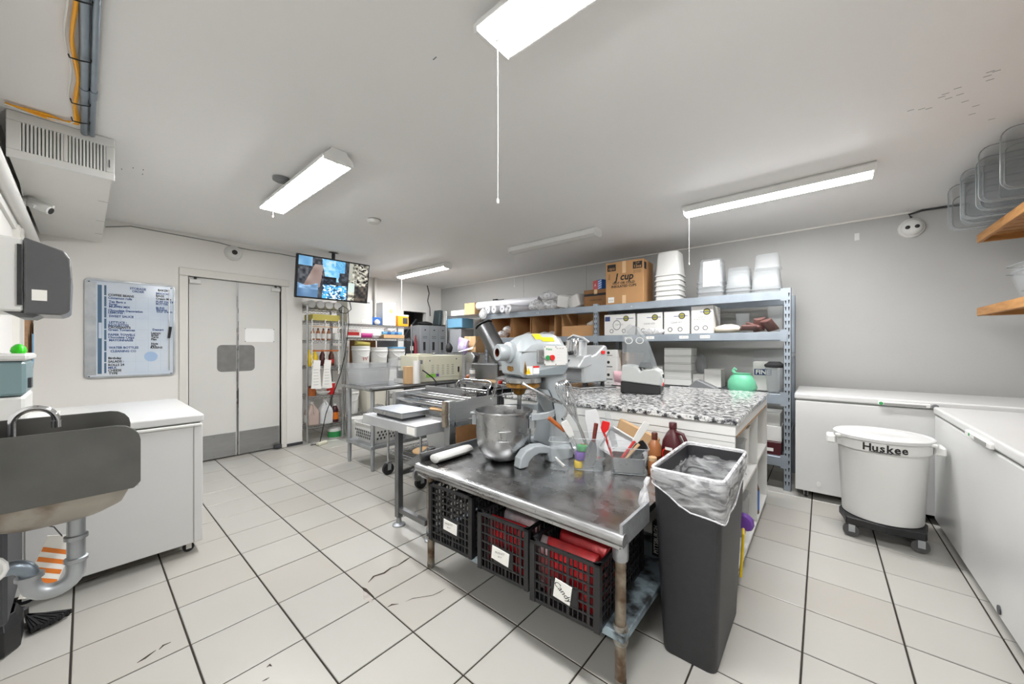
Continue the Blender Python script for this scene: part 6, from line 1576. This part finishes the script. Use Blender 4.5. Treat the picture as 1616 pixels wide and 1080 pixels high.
def pail(label, y, z, m_lid=None, r=.145, h=.33, x=-5.36, mark=None, handle=True):
    t = thing('pail', label, 'bucket', (x, y, z))
    MB().lathe([(r * .86, 0), (r * .87, .005), (r * .97, h - .07), (r * 1.03, h - .065), (r * 1.03, h - .05), (r, h - .045), (r * 1.02, h - .004), (r * .97, h), (r * .95, h - .01), (r * .84, .01)], n=28).build('body', 'white_plastic', t, smooth=True)
    if m_lid: MB().lathe([(r * 1.05, h - .018), (r * 1.06, h + .004), (r * .9, h + .008)], n=28).build('lid', m_lid, t, smooth=True)
    if handle: MB().tube([(r * 1.0 * math.cos(R(a)), r * 1.0 * math.sin(R(a)), h * .8 - .12 * math.sin(R(a + 60)) if False else h * .8 - .1 * abs(math.sin(R((a + 60) * 1.5)))) for a in range(-60, 61, 15)], .004, 6).build('bail', 'white_plastic', t, smooth=True)
    if mark: text(mark, .08, 'red' if mark == 'W' else 'mid_grey', t, (r * .935, 0, h * .42), (90, 0, 90), shear=.2)
    return t
pail('white pail at the left of the bucket shelf behind the rack post', 2.475, .97, None, .115, .33, -5.49)
pail('white pail topped with a yellow bag on the bucket shelf', 2.72, .97, None, .13, .33, -5.33, 'W')
pail('third white pail from the left on the bucket shelf', 3.03, .97, None, .135, .31, -5.36)
pail('white pail with a light blue lid at the right of the bucket shelf', 3.34, .97, 'light_blue', .14, .31, -5.36, 'GF')
packet('yellow and white paper bag lying on the second pail', (-5.33, 2.74, 1.30), (.22, .12, .07), (0, R(8), R(80)), 'yellow_pale', None)
pail('white pail with a blue band on the lowest shelf of the wide rack', 3.28, .305, None, .14, .34, -5.36)
pail('white pail left of the cream tub on the lowest shelf', 2.55, .305, 'white_plastic', .14, .36, -5.36)
pail('white pail on the floor in front of the wide rack', 2.58, 0, 'white_plastic', .14, .27, -5.05)
t = tub_thing('storage_tub', 'tall cream square tub on the lowest shelf of the wide rack', 'tub', (-5.36, 2.92, .305), .38, (.30, .30), (.33, .33), 'clear_frost2' if 'clear_frost2' in MATS else mat('clear_frost2', 'ddd9cc', .5), .04, .01)
carton('carton', 'brown carton behind the pails on the wide rack', (-5.575, 2.88, .97), (.08, .4, .42), 0, 'card_dark', False)
carton('grey_box', 'grey box on the far end of the wide rack above the last pails', (-5.575, 3.31, .97), (.08, .34, .42), 0, 'mid_grey', False)

# ------------------------------------------------------------------ far corner: lockers, coat, wire shelving
t = thing('locker', 'row of three grey metal lockers in the far corner', 'lockers', (-5.92, 4.4, 0))
MB().box(-6.08, 4.10, .02, -5.77, 4.74, 1.70).build('body', 'locker_grey', t, w=True)
for i in range(3):
    y0 = 4.105 + i * .212
    d = MB().box(-5.77, y0 + .004, .03, -5.756, y0 + .206, 1.69).build('door', 'locker_grey', t, w=True, bevel=.002)
    MB().box(-5.756, y0 + .06, 1.22, -5.752, y0 + .11, 1.38).build('latch', 'ink', t, w=True)
    MB().box(-5.756, y0 + .06, 1.18, -5.750, y0 + .11, 1.2).build('latch_pull', 'chrome', t, w=True)
    for z in (1.45, 1.48, 1.08, 1.05): MB().box(-5.756, y0 + .05, z, -5.753, y0 + .15, z + .008).build('vent_slot', 'dark_grey', t, w=True)
    MB().box(-5.756, y0 + .09, 1.60, -5.752, y0 + .12, 1.62).build('number_plate', 'ink', t, w=True)
MB().lathe([(.028, -5.7555), (.001, -5.755)], (0, 4.41, 1.18), 16, ax='x', cap0=False).build('round_sticker', 'paper', t, w=True)
t = thing('modem', 'dark upright modem on top of the lockers', 'modem', (-5.9, 4.62, 1.70))
MB().cbox((0, 0, .17), (.2, .07, .30), rx=R(-8)).build('case', 'dark_teal' if 'dark_teal' in MATS else mat('dark_teal', '39474b', .5), t, bevel=.006); MB().box(-.1, -.12, 0, .1, .1, .02).build('base', 'black_plastic', t)
MB().cbox((0, .12, .17), (.18, .04, .28), rx=R(-4)).build('binder', 'paper', t)
lump('cable_heap', 'heap of black cables on top of the lockers', 'cables', (-5.9, 4.32, 1.702), (.22, .34, .08), 'black_rubber', 71)
tag(MB().tube([(-5.95, 4.40, 2.50), (-5.93, 4.43, 2.35), (-5.95, 4.41, 2.2), (-5.92, 4.44, 2.05), (-5.95, 4.47, 1.9)], .010, 6).build('hanging_wire', 'dark_grey', smooth=True), 'dark wire hanging from the ceiling above the lockers', 'wire')
t = thing('coat', 'black coat hanging at the passage opening', 'coat', (-5.95, 4.0, .6))
MB().rings([[(.06 * q * math.cos(a), .09 * q * math.sin(a), z) for a in [2 * PI * i / 12 for i in range(12)]] for q, z in ((1.2, 0), (1.1, .4), (1.0, .75), (.5, .85), (.1, .87))]).build('cloth', 'black_rubber', t, smooth=True)
MB().box(.061, -.03, .62, .064, .03, .70).build('paper_tag', 'paper', t)
lump('red_jacket', 'dark red jacket hanging left of the lockers', 'jacket', (-5.84, 4.055, .75), (.07, .06, .75), 'red_jacket_m' if 'red_jacket_m' in MATS else mat('red_jacket_m', '7d2029', .8), 72)
tag(MB().tube([(-6.3, 3.9, 1.2), (-6.3, 4.2, 1.62), (-6.3, 4.38, 1.85)], .02, 8).build('stair_rail', 'dark_grey', smooth=True), 'dark slanting handrail in the passage opening', 'handrail')
tag(MB().rod((-6.05, 3.36, 1.7), (-6.05, 3.36, CZ), .025, 12).build('riser_pipe', 'soffit_paint', smooth=True), 'painted vertical pipe on the far wall beside the television', 'pipe')
t = thing('wire_rack', 'chrome wire rack with a grid panel in the far right corner', 'rack', (-4.6, 4.45, 0))
posts4(t, -5.14, 4.22, -4.10, 4.68, .02, 1.92)
for z in (1.83, 1.18, .5): wire_shelf(t, -5.14, 4.22, -4.10, 4.68, z, 'x', .035)
gp = MB()
for i in range(13): gp.rod((-4.70 + i * .048, 4.64, 1.22), (-4.70 + i * .048, 4.64, 1.80), .0028, 4)
for i in range(13): gp.rod((-4.70, 4.643, 1.22 + i * .048), (-4.12, 4.643, 1.22 + i * .048), .0028, 4)
gp.build('grid_panel', 'dark_grey', t, w=True)
carton('carton', 'cardboard box with a pale front on top of the far wire rack', (-4.59, 4.42, 1.836), (.26, .3, .2), 0, 'card_pale')
o = MB().box(-.2, -.14, 0, .2, .14, .17).build('blue_bin', 'blue_bin_m' if 'blue_bin_m' in MATS else mat('blue_bin_m', '5c8aa6', .5), bevel=.01); o.location = (-4.95, 4.38, 1.62); tag(o, 'blue plastic bin hanging under the top of the far wire rack', 'bin')
carton('grey_box', 'grey cabinet box under the blue bin on the far wire rack', (-4.95, 4.42, 1.186), (.3, .3, .42), 0, 'locker_grey', False)
carton('carton', 'square brown carton on the middle deck of the far wire rack', (-4.55, 4.36, 1.186), (.28, .24, .28), 0, 'card_pale')
t = packet('purple and white chip bag beside the square brown carton', (-4.66, 4.17, 1.19), (.2, .08, .25), (R(8), R(16), R(10)), 'purple_bag' if 'purple_bag' in MATS else mat('purple_bag', '9a6fd0', .4, col2='e6e2ec', scale=9), None)
lump('black_gadget', 'dark gadget cluster at the left of the far wire rack deck', 'gadget', (-4.98, 4.15, 1.188), (.14, .12, .17), 'black_rubber', 73)
o = MB().add([(0, 0, 0), (.34, .02, .05), (.46, .05, .24), (.3, .12, .1), (.08, .14, .03)], [(0, 1, 3, 4), (1, 2, 3)]).build('paper_sheet', 'paper'); o.location = (-4.62, 4.02, 1.20); tag(o, 'curled white paper sheet sticking out of the far wire rack', 'paper')
carton('printer', 'pale office machine on top of the far wire rack', (-4.93, 4.45, 1.836), (.36, .3, .1), 0, 'soffit_paint', False, cat='machine')

# dust specks on the ceiling
rnd = random.Random(5)
sp = MB()
for (x, y) in SPECKS:
    sp.add([(x - .012, y - .002, CZ - .0006), (x + .012, y - .003, CZ - .0006), (x + .013, y + .002, CZ - .0006), (x - .011, y + .003, CZ - .0006)], [(3, 2, 1, 0)])
tag(sp.build('specks', 'mid_grey', ceil), kind='stuff')

# ------------------------------------------------------------------ lettering becomes plain mesh
vl = bpy.context.view_layer
vl.update()
dg = bpy.context.evaluated_depsgraph_get()
fonts = [o for o in COL.objects if o.type == 'FONT']
new = []
for o in fonts:
    me = bpy.data.meshes.new_from_object(o.evaluated_get(dg))
    new.append((o, me))
for o, me in new:
    nm = o.name.split('.')[0]
    n = bpy.data.objects.new('print', me)
    COL.objects.link(n)
    n.parent = o.parent; n.location = o.location; n.rotation_euler = o.rotation_euler; n.scale = o.scale
    bpy.data.objects.remove(o)
    n.name = nm
# pieces that belong to a part sit one level below it
NEST = {'planetary_mixer': {'switch_plate': ('start_button', 'stop_button', 'lettering', 'screw'), 'head': ('head_seam', 'yellow_sticker', 'warning_sticker', 'warning_triangle', 'danger_strip', 'notice_strip', 'oil_streak', 'belly_panel'), 'hub': ('hub_bore',), 'speed_box': ('speed_lever',), 'planet_drum': ('shaft_collar', 'shaft')},
        'chest_freezer': {'lid': ('handle', 'handle_recess', 'lamp', 'lock'), 'body': ('panel_seam', 'drain_plug', 'drain_cap', 'lower_trim')},
        'hand_sink': {'drain_pipe': ('drain_flange', 'slip_nut'), 'spout': ('aerator', 'spout_base'), 'supply_pipe': ('stop_valve',)},
        'drawer_box': {'drawer': ('handle',)}, 'towel_dispenser': {'cover': ('paper_edge',), 'back_case': ('side_slot', 'towel_exit')},
        'slicer_cabinet': {'door': ('louver_slot', 'pull', 'bolt', 'sticker'), 'body': ('socket', 'top_plate')},
        'whiteboard': {'panel': ('lettering', 'grid_lines', 'day_band', 'title_band', 'title_patch', 'side_band', 'smudge'), 'frame': ('screw', 'pen_rail')},
        'trash_can': {'liner': ('liner_hem', 'liner_knot', 'liner_fold')}, 'ingredient_bin': {'body': ('letter', 'lettering', 'handle'), 'lid': ('lid_tab',), 'dolly': ('dolly_wheel', 'wheel_fork')},
        'bar_blender': {'sound_cover': ('cover_ring', 'cover_front'), 'upper_base': ('control_panel', 'display', 'pulse_button', 'drive_hub')},
        'vegetable_cutter': {'body': ('front_plate', 'switch', 'rubber_foot'), 'hood': ('name_plate', 'lettering'), 'hopper': ('feed_tube', 'press_lever', 'lock_knob')},
        'air_duct': {'grille_frame': ('grille_back', 'louver', 'damper_lever'), 'casing': ('seam',)},
        'television': {'case': ('bracket',), 'ceiling_pole': ('ceiling_plate',)}, 'mixing_bowl': {'shell': ('handle', 'lug')},
        'sauce_jug': {'body': ('handle', 'label_ring', 'label', 'label_stripe')}, 'gallon_jug': {'body': ('handle', 'sticker')},
        'kitchen_island': {'front_panel': ('panel_gap', 'screw_hole'), 'fascia': ('raw_edge',)}, 'security_camera': {'body': ('front_glass', 'visor')},
        'dome_camera': {'housing': ('lens',)}, 'work_table': {'lower_shelf': ('collar',)}, 'dustpan': {'pan': ('wheel',)}, 'pail': {'body': ('bail', 'lettering')},
        'door_1': {'leaf': ('kick_plate', 'screw', 'edge_strip', 'push_window')}, 'door_2': {'leaf': ('kick_plate', 'screw', 'edge_strip', 'push_window', 'vision_pane')},
        'storage_rack': {'post': ('slot_rows',), 'beam': ('shelf_tag', 'lettering', 'bracket')}}
BOXY = ('print_line', 'round_mark', 'print_ring', 'sticker', 'tape', 'print_block', 'print_band', 'lettering', 'red_face', 'stripe', 'badge', 'leaf_print', 'window', 'red_print', 'print_patch', 'lid_edge', 'flap')
for o in [q for q in COL.objects if q.parent is None and q.children]:
    rules = NEST.get(o.name.split('.')[0], {'body': BOXY})
    kids = list(o.children)
    for part, subs in rules.items():
        hosts = [c for c in kids if c.name.split('.')[0] == part]
        if not hosts: continue
        for c in kids:
            if c.name.split('.')[0] in subs and c not in hosts: c.parent = hosts[0]
for o in [q for q in COL.objects if q.name.split('.')[0] == 'locker']:
    drs = [c for c in o.children if c.name.split('.')[0] == 'door']
    for i, c in enumerate([c for c in o.children if c.name.split('.')[0] in ('latch', 'latch_pull', 'vent_slot', 'number_plate')]): c.parent = min(drs, key=lambda d: abs(sum(v.co.y for v in d.data.vertices) / len(d.data.vertices) - sum(v.co.y for v in c.data.vertices) / len(c.data.vertices)))
sc.cycles.max_bounces = 7
sc.cycles.diffuse_bounces = 4
sc.cycles.glossy_bounces = 3
sc.cycles.transmission_bounces = 4
sc.cycles.transparent_max_bounces = 12
sc.cycles.use_adaptive_sampling = True
sc.cycles.adaptive_threshold = .05
sc.cycles.caustics_reflective = False
sc.cycles.caustics_refractive = False
sc.cycles.sample_clamp_indirect = 4
